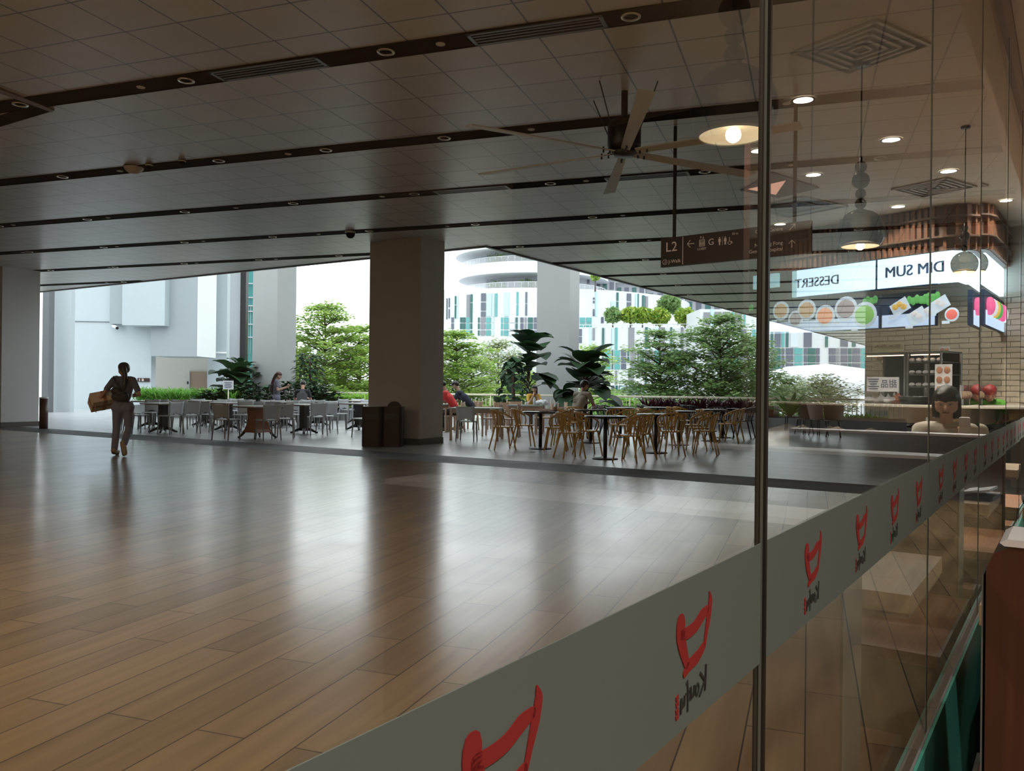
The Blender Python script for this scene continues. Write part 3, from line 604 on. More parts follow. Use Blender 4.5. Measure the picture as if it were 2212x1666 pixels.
# woman standing with a phone
p1 = at(597, 900, 24.6); p1.z = 0
J = dict(hipL=(-.08, 0, .84), hipR=(.08, 0, .84), waist=(0, -.01, 1.02), chest=(0, .01, 1.19), shL=(-.155, .0, 1.32), shR=(.155, .0, 1.32), head=(0, .05, 1.50), face=(0, 1, -.35),
 elL=(-.20, .05, 1.08), wrL=(-.12, .27, 1.14), hdL=(.1, .8, .5), hnL=(.6, -.2, .5), elR=(.20, .04, 1.07), wrR=(.10, .30, 1.17), hdR=(-.1, .8, .5), hnR=(-.6, -.2, .5),
 knL=(-.09, .12, .47), anL=(-.09, .16, .08), toeL=(-.09, .31, .05), knR=(.09, -.05, .46), anR=(.09, -.16, .09), toeR=(.09, -.02, .05))
person('woman in a grey top standing by the tall pillar and looking at her phone', J, p1, R(-78), hair='hairred', sleeve=.55, skin='skin2', hairlen=.35, shirt='greytee', pants='jeans', size=1.0)
o = MB().box((0, 0, 0), (.07, .012, .14)).build('phone', 'phone', loc=p1+V((.40, -.09, 1.24))); o.rotation_euler = (R(-50), 0, R(-78)); tag(o, 'dark phone held by the standing woman in a grey top', 'phone')
t = thing('backpack', 'small dark backpack on the standing woman in a grey top', 'bag', p1, R(-78)); m = MB(); cap(m, (0, -.14, 1.05), (0, -.13, 1.2), .08, .07); me = remesh(m, .014, 3); me.materials.append(M['bag']); link('pack', me, t)

# seated people on the terrace
def seated(px, py, rz, label, size=1.0, **k):
    J = k.pop('J'); return person(label, J, onz(px, py, 0), rz, size=size, **k)
seated(985, 934, R(82), 'person in a red shirt sitting at a pale wooden table beside the tan pillar', J=sitpose(.16, .46, 'phone', look=-.7), shirt='red', pants='khaki', skin='skin2', male=True, sleeve=.6)
seated(1022, 929, R(78), 'person in a navy shirt bent over a pale wooden table behind the red shirt', J=sitpose(.24, .46, 'table', look=-.8), shirt='navy', pants='khaki', skin='skin2', male=True)
seated(1147, 926, R(-165), 'person in a yellow shirt sitting with a hand at the face', J=sitpose(.12, .44, 'chin', turn=(.5, 1), look=-.25), shirt='yellow', pants='khaki', skin='skin2', hairlen=.12, size=.95)
seated(1243, 951, R(-35), 'person in a cream tee seated at a black round table, seen from behind', J=sitpose(.16, .46, 'table', turn=(.5, 1), look=-.35), shirt='cream', pants='khaki', skin='skin', male=True, size=1.02)
seated(650, 920, R(10), 'person in dark clothes hunched over a table before the dark shrubs', J=sitpose(.32, .44, 'table', look=-.9), shirt='charcoal', pants='khaki', male=True)
bp = onz(1243, 951, 0); t = thing('shirt_print', 'column of brown lettering shapes on the back of the cream tee', 'print', bp, R(-35))
m = MB(); fx = frame((0, -.075, .98), (1, 0, 0), UP)
for k in range(6): m.strip([(-.05, .08-.035*k), (.01, .085-.035*k), (.05, .08-.035*k)], [.01, .018, .008], .004, fx)
m.build('print_marks', 'print', t)

# ================================================================== food court behind the camera side of the glass
qn = G(0, 0)
flat([G(-7, GQ), G(15, GQ), G(15, -9), G(-7, -9)], -.3, -.002).build('floor', 'plankin', kind='structure')
IC = 3.4
flat([G(-7, .12), G(15, .12), G(15, -9), G(-7, -9)], IC, IC+.2).build('ceiling', 'icewall', kind='structure')
MB().poly([G(15, .2), G(15, -9), G(15, -9, IC), G(15, .2, IC)], .1, GU).build('wall_front', 'icewall', kind='structure')
MB().poly([G(-7, GQ), G(-7, -9), G(-7, -9, IC), G(-7, GQ, IC)], .1, -GU).build('wall_back', 'icewall', kind='structure')
MB().poly([G(-7, -9), G(15, -9), G(15, -9, IC), G(-7, -9, IC)], .1, -GN).build('wall_right', 'icewall', kind='structure')
# dark timber partition inside
e1 = mirror(at(1616, 833, 6.2)); e1.z = 0; e2 = mirror(at(1120, 833, 7.5)); e2.z = 0
MB().poly([e1, e2, e2+UP*IC, e1+UP*IC], .12, (e2-e1).cross(UP)).build('wall_divider', 'dwood', kind='structure')

def Lpt(t_, z=0.0): return mirror(V((3.916+1.081*t_, 11.2-1.6*t_, z)))
KL = math.hypot(1.081, 1.6)
ex = (Lpt(1)-Lpt(0)).normalized(); XL = -ex; YL = UP.cross(XL); OL = Lpt(0)
ML = Matrix(((XL.x, YL.x, 0, OL.x), (XL.y, YL.y, 0, OL.y), (0, 0, 1, 0), (0, 0, 0, 1)))
RZL = math.atan2(XL.y, XL.x)
def LX(px):
    k = (px-1106)/FOC; t_ = (11.2*k-3.916)/(1.081+1.6*k); return -KL*t_, 11.2-1.6*t_
def LXY(px, yl, py=833):
    k = (px-1106)/FOC; x0 = 3.916+.8286*yl; y0 = 11.2+.5598*yl; t_ = (y0*k-x0)/(1.081+1.6*k); Y = y0-1.6*t_; return -KL*t_, at(px, py, Y).z
def LZ(px, py): x, Y = LX(px); return at(px, py, Y).z
def lworld(x, y=0, z=0): return ML @ V((x, y, z))
def lthing(name, label, cat, x, y=0, z=0, group=None): return thing(name, label, cat, lworld(x, y, z), RZL, group)
XC = LX(2084)[0]; XW = LX(1560)[0]     # corner (reader's left) and far end
FLIP = Matrix.Rotation(0, 4, 'Z')
def pband(m, z0, z1, th=.05, y=0.0, x0=None, x1=None, arc=True):
    """panel following the counter front, with a rounded corner into the side face"""
    x1 = XW if x1 is None else x1; x0 = XC if x0 is None else x0
    pts = [(x1, y)]
    if arc and abs(x0-XC) < .01:
        d2 = SIDE; r = .35
        pts.append((XC+r, y))
        for k in range(1, 6):
            f = k/6; a = (1-f)**2; b = 2*f*(1-f); c = f*f
            pts.append((a*(XC+r)+b*XC+c*(XC+d2[0]*r), y+b*0+c*d2[1]*r))
        pts.append((XC+d2[0]*SL, y+d2[1]*SL))
    else: pts.append((x0, y))
    n = len(pts); vs = []; fs = []
    nr = []
    for i in range(n):
        a = V(pts[max(i-1, 0)]); b = V(pts[min(i+1, n-1)]); t_ = (b-a).normalized(); nr.append(V((t_.y, -t_.x)))
    for i, p in enumerate(pts):
        q = V(p)-nr[i]*th*(-1 if False else 1)
        vs += [(p[0], p[1], z0), (p[0], p[1], z1), (q.x, q.y, z0), (q.x, q.y, z1)]
    for i in range(n-1):
        a = 4*i; b = a+4; fs += [(a, b, b+1, a+1), (a+2, a+3, b+3, b+2), (a+1, b+1, b+3, a+3), (a, a+2, b+2, b)]
    fs += [(0, 1, 3, 2), (4*n-4, 4*n-2, 4*n-1, 4*n-3)]
    m.add(vs, fs); return pts
ends = mirror(V((9.33, 15.0, 0))); cw = Lpt(1.143); d = (ends-cw).normalized(); SIDE = (d.dot(XL), d.dot(YL))
SL = 3.6
side_rz = RZL+math.atan2(-SIDE[1], -SIDE[0])
# timber bulkhead with slats
t = lthing('timber_bulkhead', 'brown slatted timber bulkhead above the lit stall signs', 'bulkhead', 0)
m = MB(); pts = pband(m, 2.87, IC-.001, .08, .03); m.build('backing', 'tedge', t)
m = MB()
def along(pts, step):
    out = []; 
    for a, b in zip(pts[:-1], pts[1:]):
        a = V(a); b = V(b); L_ = (b-a).length; k = max(1, int(L_/step))
        for i in range(k): out.append((a+(b-a)*(i/k), (b-a).normalized()))
    return out
for p, d in along(pts, .075):
    p = p-V((d.y, -d.x))*.092
    m.box((p.x, p.y, (2.87+IC)/2), (.036, .05, IC-2.88), math.atan2(d.y, d.x))
o = m.build('slats', 'slat', t)
for z in (3.02, 3.25): 
    m = MB(); pband(m, z, z+.02, .15, .03); m.build('rail', 'tedge', t)
# lit sign boxes
sx0, sx1, sx2 = LX(1904)[0], LX(1900)[0], LX(1727)[0]
t = lthing('stall_sign', 'lit white sign panel reading DESSERT above the stall', 'sign', (sx1+sx2)/2, 0, 2.68)
w_ = sx2-sx1; MB().box((0, -.05, 0), (w_, .06, .355)).build('panel', 'scr', t); MB().box((0, -.01, 0), (w_+.03, .06, .385)).build('frame', 'scrtxt', t)
MB().box((w_/2+.055, -.03, 0), (.075, .06, .355)).build('end_panel', 'scr2', t)
MB().box((-w_/2+.004, -.082, 0), (.022, .008, .37)).build('divider', 'scrtxt', t)
cxd = LX(1770)[0]-(sx1+sx2)/2
put_text('DESSERT', .175, frame((cxd, -.083, -.01), (1, 0, 0), UP), 'scrtxt', t, bold=.004)
t = lthing('stall_sign', 'lit white sign panel reading DIM SUM above the stall', 'sign', (sx0+XC+.35)/2, 0, 2.68)
w_ = sx0-XC-.30; MB().box((0, -.05, 0), (w_, .06, .355)).build('panel', 'scr', t); MB().box((-.0, -.01, 0), (w_+.03, .06, .385)).build('frame', 'scrtxt', t)
cxd = LX(1980)[0]-(sx0+XC+.35)/2
put_text('DIM SUM', .185, frame((cxd, -.083, 0), (1, 0, 0), UP), 'scrtxt', t, bold=.005)
t = lthing('stall_sign', 'blank lit white sign panel wrapping round the stall corner', 'sign', XC+.2, 0, 2.68)
def sidebox(m, s0, s1, z0, z1, th=.05, off=.03):
    a = V((SIDE[0], SIDE[1])); n = V((a.y, -a.x)); o_ = V((XC, 0))
    q = [o_+a*s0+n*off*SGN, o_+a*s1+n*off*SGN, o_+a*s1+n*(off-th)*SGN, o_+a*s0+n*(off-th)*SGN]
    m.prism([(p.x-XC-.2, p.y) for p in q], z0-2.68, z1-2.68)
SGN = 1
SGN = -1; m = MB(); sidebox(m, .35, SL, 2.5, 2.86); SGN = 1; m.build('panel', 'scr', t)
m = MB(); m.prism([(-.2+.33, -.08), (-.2+.12, -.06), (-.2+.02+SIDE[0]*.1, .02+SIDE[1]*.1), (-.2+SIDE[0]*.35, SIDE[1]*.35), (-.2+SIDE[0]*.35+.05, SIDE[1]*.35), (-.2+.10, .03), (-.2+.33, -.02)][::-1], -.18, .18); m.build('panel', 'scr', t)
o = MB().box((0, 0, 0), (.42, .06, .22)).build('info_screen', 'scr2', loc=lworld(LX(1653)[0], .0, LZ(1653, 606))); o.rotation_euler = (0, 0, RZL); tag(o, 'small blank lit screen hanging left of the DESSERT sign', 'screen')
# picture menus
def menu(x0, x1, label, dishes, leafs=()):
    t = lthing('picture_menu', label, 'menu', (x0+x1)/2, 0, 2.22); w_ = abs(x1-x0)
    MB().box((0, .0, 0), (w_, .05, .42)).build('board', 'scrtxt', t)
    MB().box((0, -.03, -.125), (w_-.02, .012, .15)).build('lit_panel', M['menulit'], t)
    for k, (px, py, r, c, pl) in enumerate(dishes):
        x, Y = LX(px); z = at(px, py, Y).z; r = r*Y/FOC; x -= (x0+x1)/2; z -= 2.22
        m = MB()
        if pl == 'plate': m.box((0, 0, 0), (r*2.1, r*1.5, .01), mx=Matrix.Translation((x, -.045-k*.002, z)) @ Matrix.Rotation(R(90), 4, 'X') @ Matrix.Rotation(R(-28), 4, 'Z'))
        else: m.ring([(x, -.040-k*.002, z), (x, -.052-k*.002, z)], r*1.08, 20)
        po = m.build('plate' if pl == 'plate' else 'bowl', M['mplate'], t)
        m = MB(); rr = random.Random(k)
        if pl == 'plate':
            for q in range(3 if c != 'mbun' else 2): m.ball((x+(q-1)*r*.5+(.2*r if c == 'mbun' else 0), -.06-k*.002, z+(q % 2)*r*.3), (r*.38, .012, r*.34), 12, 8)
        else: m.ball((x, -.052-k*.002, z), (r*.88, .012, r*.8), 16, 8)
        m.build('food', M[c], po)
        MB().box((x+r*.9, -.05-k*.002, z-r*1.15), (.09, .004, .035)).build('price_tag', M['mplate'], po)
    m = MB()
    for (px, py) in leafs:
        x, Y = LX(px); z = at(px, py, Y).z-2.22; x -= (x0+x1)/2
        for k in range(3): m.ball((x+.05*(k-1), -.04, z-.02*(k % 2)), (.035, .006, .05), 8, 6)
    if leafs: m.build('leaf_picture', M['mleaf'], t)
M['menulit'] = emat('menu_lit', (.55, .72, .95), 1.8); M['mplate'] = emat('menu_plate', (.55, .68, .78), 1.7)
for n_, c_ in (('mbun', (.75, .78, .8)), ('mbrown', (.50, .32, .14)), ('morange', (.85, .35, .16)), ('mpurple', (.28, .22, .24)), ('mgreen', (.28, .62, .18)), ('mgold', (.75, .50, .12)), ('mred', (.85, .20, .16)), ('mleaf', (.10, .42, .10)), ('mpink', (.9, .15, .35))):
    M[n_] = emat('picture_'+n_[1:], c_, 1.4)
menu(LX(1902)[0]+.01, LX(1640)[0], 'picture menu of dessert bowls under the DESSERT sign', [(1690, 672, 19, 'mbrown', 'b'), (1722, 690, 17, 'mpurple', 'b'), (1746, 670, 21, 'mbrown', 'b'), (1786, 683, 22, 'morange', 'b'), (1831, 668, 25, 'mpurple', 'b'), (1872, 681, 26, 'mgreen', 'b')], [(1885, 648), (1878, 652), (1620, 665)])
menu(XC+.33, LX(1904)[0]-.01, 'picture menu of dumplings and buns under the DIM SUM sign', [(1947, 664, 19, 'mgold', 'plate'), (1984, 684, 19, 'mbun', 'plate'), (2008, 676, 15, 'mbun', 'plate'), (2034, 658, 18, 'mbun', 'plate'), (2060, 680, 14, 'mred', 'b')], [(1975, 648), (1992, 645), (2008, 648), (2018, 640)])
t = lthing('picture_menu', 'picture menu running round the stall corner with pink drinks', 'menu', XC+.2, 0, 2.68)
SGN = -1; m = MB(); sidebox(m, .3, SL, 2.02, 2.43); SGN = 1; m.build('board', M['scrtxt'], t); m = MB(); SGN = -1; sidebox(m, .4, SL, 2.03, 2.2, .01, .04); SGN = 1; m.build('lit_panel', M['menulit'], t)
for k in range(14):
    s0 = .5+k*.22; m = MB(); a = V((SIDE[0], SIDE[1])); n = V((a.y, -a.x)); c = a*s0-n*.06
    m.ball((c.x-.2, c.y, 2.25-2.68), (.06, .06, .11), 10, 8); m.build('drink', M[('mpink', 'mbun', 'mgold', 'mleaf', 'mpink')[k % 5]], t)
# counter
t = lthing('service_counter', 'long pale stone counter front with warm light under it', 'counter', 0)
m = MB(); pband(m, .86, 1.06, .04); m.build('front_panel', 'ctop', t)
m = MB(); pband(m, 1.06, 1.08, .7, -.02); m.build('worktop', 'ctop', t)
m = MB(); pband(m, 0, .86, .04, .35); m.build('base', 'tiler', t)
for px in (1868, 1912, 1960, 2045):
    x, _ = LX(px); MB().box((x, .33, .62), (.16, .02, .35)).build('glow_panel', 'warm', t)
m = MB(); a = V((SIDE[0], SIDE[1])); n = V((a.y, -a.x))
for k in range(4):
    c = V((XC, 0))+a*(.8+k*.75)+n*.32; MB().box((c.x, c.y, .62), (.5, .02, .35), math.atan2(a.y, a.x)).build('glow_panel', 'warm', t)
x, _ = LX(1900); z = LZ(1900, 893)
o = MB().strip([(-.14, 0), (-.02, 0), (.08, 0)], [.06, .055, .05], .006, frame((0, 0, 0), (1, 0, 0), UP)).strip([(.06, 0), (.15, 0)], [.10, .002], .006, frame((0, 0, 0), (1, 0, 0), UP)).build('arrow_sign', 'tiler', loc=lworld(x, -.045, z)); o.rotation_euler = (0, 0, RZL); tag(o, 'small dark arrow sign stuck on the pale counter front', 'sign')
# back wall of the stall
bk = tilemat('white_brick_tile', 90, .24, .08, .5, (.50, .44, .33), (.44, .38, .28), (.28, .24, .18), .5, .006)
M['brick'] = bk
def qof(x, y): return lworld(x, y).dot(GN)
WX = [x/20 for x in range(-160, 200) if qof(x/20, 1.9) < .05 and -8.5 < qof(x/20, 1.9) and lworld(x/20, 1.9).dot(GU) < 14.5]; WX0, WX1 = min(WX), max(WX)
bm = MB(); bm.box(((WX0+WX1)/2, 1.9, IC/2), (WX1-WX0, .1, IC)); o = bm.build('wall_stall', 'beige', kind='structure'); o.location = OL; o.rotation_euler = (0, 0, RZL)
bm = MB(); 
for r_ in range(22):
    for c_ in range(60):
        if not WX0+.15 < -6+c_*.26+(.13 if r_ % 2 else 0) < WX1-.15: continue
        bm.box((-6+c_*.26+(.13 if r_ % 2 else 0), 1.835, 1.0+r_*.072), (.25, .012, .064))
o = bm.build('trim_%d' % (tn+1), pm('cream_brick', (.46, .41, .32), .5, var=.12, scale=9), kind='structure'); o.location = OL; o.rotation_euler = (0, 0, RZL)
# display case and things on the counter
def lz_case(px0, px1, label, shelves, y=.12):
    x0, x1 = LX(px1)[0], LX(px0)[0]; t = lthing('display_case', label, 'display case', (x0+x1)/2, y, 1.08); w_ = x1-x0
    m = MB()
    for sx in (-1, 1):
        for sy in (0, .45): m.box((sx*(w_/2-.01), sy, .31), (.02, .02, .62))
    m.build('frame', 'steel', t); MB().box((0, .225, .63), (w_, .47, .02)).build('top', 'rimlite', t); MB().box((0, .46, .31), (w_, .01, .62)).build('back', 'tiler', t)
    for k in range(shelves):
        z = .06+k*.15; s_ = MB().box((0, .225, z), (w_-.03, .44, .008)).build('shelf', 'rimlite', t)
        m = MB(); n_ = int(w_/.085)
        for q in range(n_): m.ball((-w_/2+.07+q*.085, .08, z+.03), (.036, .036, .026), 10, 6)
        if k and shelves > 2: m.build('buns', 'white', s_)
    MB().box((0, .02, .60), (w_-.08, .02, .012)).build('strip_light', 'wstrip', t)
    return t
lz_case(1947, 2022, 'glass display case with rows of white buns on the counter', 4)
lz_case(1852, 1944, 'low warm-lit food warmer behind the dessert sign board', 1)
x, _ = LX(1902)
t = lthing('sign_board', 'white board with two large Chinese characters on the counter', 'sign', x, .05, 1.32)
MB().box((0, 0, 0), (.42, .02, .18)).build('board', 'paper', t)
put_text('甜品', .11, frame((-.085, -.012, 0), (1, 0, 0), UP), 'ink', t)
m = MB()
for k in range(5): m.box((.12, -.012, .065-k*.03), (.15-(k % 3)*.03, .004, .011))
m.build('price_lines', 'ink', t)
for (px, lab) in ((1932, 'pale yellow SPECIAL poster with a drawn bowl, the one nearer the display case'), (1902, 'pale yellow SPECIAL poster, the one farther from the display case')):
    x, zz_ = LXY(px, 1.2, 768); t = lthing('poster', lab, 'poster', x, 1.2, zz_); MB().box((0, 0, 0), (.24, .012, .36)).build('sheet', pm('poster_yellow', (.70, .62, .42), .6), t)
    put_text('SPECIAL', .05, frame((0, -.01, .13), (1, 0, 0), UP), 'print', t)
    m = MB(); m.ball((0, -.01, -.02), (.07, .004, .05), 12, 6); m.ball((-.05, -.01, -.10), (.04, .004, .03), 12, 6); m.build('drawing', M['mleaf'] if px > 1920 else 'bwood', t)
for (px, py, w_, h_, lab, mt) in ((2038, 822, .20, .38, 'tall food poster with brown dishes standing on the counter', 'morange'), (2040, 768, .14, .24, 'small framed poster with sketches above the tall food poster', 'wood')):
    yl = .08 if h_ > .3 else 1.6; x, zz_ = LXY(px, yl, py); t = lthing('poster', lab, 'poster', x, yl, zz_); MB().box((0, 0, 0), (w_, .012, h_)).build('sheet', 'paper', t)
    m = MB()
    for k in range(6): m.ball(((k % 2-.5)*w_*.45, -.01, h_*(.32-.3*(k//2))), (w_*.19, .005, h_*.11), 10, 6)
    m.build('dish_pictures', pm('print_brown', (.30, .14, .08), .6), t)
for i, (px, lab) in enumerate(((1928, 'orange sauce bottle nearest the display case'), (1920, 'short orange sauce bottle beside the tall one'))):
    x, _ = LX(px); t = lthing('sauce_bottle', lab, 'bottle', x, .12, 1.08)
    MB().lathe([(0, 0), (.03, 0), (.03, .10-.03*i), (.012, .13-.03*i), (.008, .16-.03*i), (0, .16-.03*i)], 14).build('bottle', 'orange', t); MB().lathe([(.012, .13-.03*i), (.014, .15-.03*i), (.006, .17-.03*i), (0, .17-.03*i)], 12).build('cap', 'white', t)
x, _ = LX(1966); t = lthing('basin', 'wide black basin of food on the counter', 'bowl', x, .15, 1.08)
MB().lathe([(.0, .0), (.17, 0), (.20, .09), (.215, .095), (.20, .08), (0, .06)], 28).build('bowl', 'black', t)
m = MB()
for k in range(14): m.ball((random.uniform(-.13, .13), random.uniform(-.13, .13), .075), .025, 8, 6)
m.build('food', 'wW', t)
for (px, lab) in ((1865, 'crumpled clear bag of food lying on the counter'), (1893, 'white plastic bag standing on the counter'), (1909, 'small pointed white plastic bag beside the sauce bottles')):
    x, _ = LX(px); m = MB(); rr = random.Random(px)
    for k in range(7): m.ball((rr.uniform(-.06, .06), rr.uniform(-.05, .05), .03+rr.uniform(0, .03)), (.05, .05, .035), 10, 6)
    cap(m, (0, 0, .05), (.02, 0, .05 if px == 1865 else .13), .035, .008); me = remesh(m, .012, 3); me.materials.append(M['paper']); o = link('plastic_bag', me, None, lworld(x, .12, 1.08)); tag(o, lab, 'bag')
t = thing('menu_strip', 'low strip of food photographs standing along the side counter', 'menu', lworld(XC, 0, 0), RZL)
for k in range(9):
    a = V((SIDE[0], SIDE[1])); c = a*(.5+k*.22)+V((a.y, -a.x))*.10
    ob = MB().box((c.x, c.y, 1.2), (.21, .012, .24), math.atan2(a.y, a.x)).build('card', 'wg' if k % 3 else 'paper', t)
    m = MB(); c2 = c-V((a.y, -a.x))*.012; m.ball((c2.x, c2.y, 1.2), (.05, .03, .05), 10, 6); m.build('picture', 'bwood', ob)
# stall worker
wx, _ = LXY(2108, 1.3); pw = lworld(wx, 1.3, 0)
J = sitpose(.15, .46, 'table'); 
J = dict(hipL=(-.09, 0, .85), hipR=(.09, 0, .85), waist=(0, .05, 1.03), chest=(0, .14, 1.18), shL=(-.165, .22, 1.28), shR=(.165, .22, 1.28), head=(0, .33, 1.42), face=(0, 1, -.7), elL=(-.24, .30, 1.06), wrL=(-.14, .48, 1.02), elR=(.24, .30, 1.06), wrR=(.14, .48, 1.02),
 knL=(-.1, .02, .47), anL=(-.1, 0, .08), toeL=(-.1, .15, .05), knR=(.1, .02, .47), anR=(.1, 0, .08), toeR=(.1, .15, .05), hdL=(.3, 1, -.2), hdR=(-.3, 1, -.2))
person('stall worker in a green top and red cap bending over the counter', J, pw, RZL+R(150), shirt='green', hair='red2', pants='khaki', vox=.014, size=.86)
# seated person reflected in the glass
def vp(px, q): k = (px-1106)/FOC; a = q*(GN.y*k-GN.x)/(GU.x-GU.y*k); return a
k_ = .524; qv = 7.15*(GU.x-GU.y*k_)/(GN.y*k_-GN.x); a_ = 7.15
ps = G(a_, 2*GQ-qv)
J = sitpose(.06, .35, 'phone', turn=(-.15, 1), look=-.35)
J['wrR'] = (.10, .30, .86); J['elR'] = (.24, .14, .66); J['hdR'] = (0, .3, 1); J['hnR'] = (-.2, -1, .1); J['wrL'] = (-.10, .34, .68)
person('person with a dark bob in a cream tee sitting at a booth with a phone', J, ps, R(180-34.3)+R(-12), shirt='cream', skin='skin2', hair='hair', hairlen=.09, pants='khaki', vox=.009)
fwd = -GU; o = MB().rbox((0, 0, 0), (.072, .14, .010), .008).build('phone', 'topw', loc=ps+V((-math.sin(R(133.7)), math.cos(R(133.7)), 0))*.42+UP*.99+GN*.10); o.rotation_euler = (R(70), 0, R(180-34.3)); tag(o, 'white phone held up by the person with a dark bob', 'phone')
t = thing('shoulder_strap', 'dark bag strap over the shoulder of the person with a dark bob', 'strap', ps, R(180-34.3)-R(12)); m = MB(); m.ring([(-.11, .18, .83), (-.12, .16, .96), (-.12, .10, 1.015), (-.12, .0, .98), (-.12, -.04, .78)], .014, 8, flat=2); m.build('strap', 'bag', t)
# booths along the glass
bay = ['nearest', 'second', 'third', 'fourth', 'fifth']
for k in range(3):
    ab = 1.83+2.12*k
    t = thing('booth_partition', 'dark red wooden booth partition with a white top edge, %s to the camera' % bay[k], 'partition', G(ab, .137, 0))
    m = MB(); pl = [(0, 0), (-1.3, 0), (-1.3, .945), (-.04, .945), (-.012, .93), (0, .90)]
    mx = Matrix(((GN.x, 0, GU.x, 0), (GN.y, 0, GU.y, 0), (0, 1, 0, 0), (0, 0, 0, 1)))
    m.prism(pl, 0, .18, mx); m.build('board', 'dwood', t)
    m = MB(); m.prism([(-1.3, .946), (-.03, .946), (-.022, .952), (-.035, .96), (-1.3, .96)], -.003, .183, mx); m.build('top_edge', 'topw', t)
    MB().box((0, 0, 0), (.003, .17, .88), 0, mx=Matrix.Translation(GU*.09+GN*.006+UP*.445) @ Matrix.Rotation(R(-34.3)+R(0), 4, 'Z') @ Matrix.Rotation(0, 4, 'Z')).build('end_panel', 'greyside', t)
    for (b0, b1, nm) in ((ab+.185, ab+.45, 'just beyond'), (ab+1.19, ab+2.115, 'facing')):
        if k == 3 and nm == 'facing': continue
        t = thing('booth_bench', 'low wooden booth bench with a dark base, %s the %s partition' % (nm, bay[k]), 'bench', G(b0, .175, 0), R(90-34.3))
        MB().box(((b1-b0)/2, -.65, .35), (b1-b0, 1.3, .04)).build('seat', 'seat', t)
        MB().box(((b1-b0)/2, -.66, .165), (b1-b0-.03, 1.26, .33)).build('base', 'tiler', t)
        MB().box(((b1-b0)/2, .006, .185), (b1-b0, .010, .37)).build('end_panel', 'greyside', t)
    t = thing('booth_table', 'pale wooden booth table beyond the %s partition' % bay[k], 'table', G(ab+.54, .192, 0), R(90-34.3))
    MB().box((.31, -.6, .68), (.62, 1.2, .05)).build('top', 'tabl', t); MB().box((.31, -.6, .65), (.61, 1.19, .02)).build('edge', 'tedge', t)
    MB().cyl((.31, -.7, .02), (.31, -.7, .64), .035).build('leg', 'black', t); MB().box((.31, -.7, .012), (.4, .4, .02)).build('foot', 'black', t)
t = thing('low_barrier', 'long low teal panel standing along the foot of the glass', 'panel', G(1.0, .255, 0), R(90-34.3))
MB().box((4.2, 0, .243), (8.4, .006, .486)).build('teal_face', 'teal', t); MB().box((4.2, .006, .243), (8.4, .005, .486)).build('grey_back', 'greyside', t)
t = thing('card_terminal', 'black folded device lying on a pale booth table', 'device', G(4.75, .12, .706), R(60)); MB().rbox((0, 0, .01), (.24, .17, .02), .01).build('body', 'black', t); MB().box((0, .03, .035), (.22, .10, .012), mx=Matrix.Rotation(R(12), 4, 'X')).build('lid', 'steel', t)
# cream dining chairs inside
def mk_shell():
    t = thing('shell_chair', 'x', 'chair', group='cream shell chairs in front of the stall counter')
    m = MB(); n_ = 13; vs = []; fs = []
    for j in range(7):
        z = .44+j*.06
        for i in range(n_):
            a = R(-100+200*i/(n_-1)); r_ = .23+.012*j; vs.append((r_*math.sin(a), -r_*math.cos(a)*1.0, z-.05*abs(math.sin(a))*j/6*2))
    for j in range(6):
        for i in range(n_-1): a = j*n_+i; fs.append((a, a+1, a+n_+1, a+n_))
    m.add(vs, fs, True); m.build('backrest', 'shell', t)
    MB().lathe([(0, .42), (.20, .42), (.23, .44), (.20, .46), (0, .455)], 20).build('seat', 'shell', t)
    for sx in (-1, 1):
        for sy in (-1, 1): MB().cyl((sx*.14, sy*.14, .42), (sx*.20, sy*.20, 0), .016, .010).build('leg', 'dwood', t)
    return t
PC = Proto(mk_shell())
for k, px in enumerate((1762, 1792, 1830, 1880, 1930)):
    x, Y = LX(px); PC.put(lworld(x, -.75-.1*(k % 2), 0), RZL+R(180+15*(k % 3-1)), 'cream shell chair before the stall counter, %s from the end nearest the DESSERT sign' % ORD[k])
# interior ceiling fittings
def ipos(px, py, z=IC): p = onz(px, py, z); return mirror(p)
t0 = thing('downlight', 'x', 'ceiling light'); MB().lathe([(.07, -.003), (.088, -.004), (.09, .0)], 24).build('ring', 'disc', t0); MB().lathe([(0, .0), (.075, .0)], 24).build('lamp', 'downl', t0)
PL = Proto(t0)
il = [(1735, 215), (1925, 301), (1757, 377), (2049, 369), (1940, 446), (2149, 435), (1685, 484), (1640, 325)]
for k, (px, py) in enumerate(il):
    p = ipos(px, py); PL.put(p-UP*.004, 0, 'glowing round downlight seen in the glass, %s from the left' % ORD[sorted(il).index((px, py))])
for (px, py, s_, lab) in ((1860, 103, .30, 'square stepped air diffuser nearest in the food court ceiling'), (2017, 404, .30, 'square stepped air diffuser farther along the food court ceiling'), (1718, 447, .42, 'square ceiling air conditioner cassette with rounded slots')):
    t = thing('air_diffuser', lab, 'vent', ipos(px, py)-UP*.002, RZL)
    m = MB(); 
    for r_ in (1, .8, .6, .4, .2) if s_ < .4 else (1, .6): 
        a = s_*r_; b = a-.022
        for sx, sy, w_, d_ in ((0, 1, 2*a, .022), (0, -1, 2*a, .022), (1, 0, .022, 2*a), (-1, 0, .022, 2*a)): m.box((sx*(a-.011), sy*(a-.011), -.008-(1-r_)*.0), (w_, d_, .016), mx=None)
    m.build('blades', 'disc', t); MB().box((0, 0, -.001), (2*s_-.02, 2*s_-.02, .004)).build('backing', 'greyside', t)
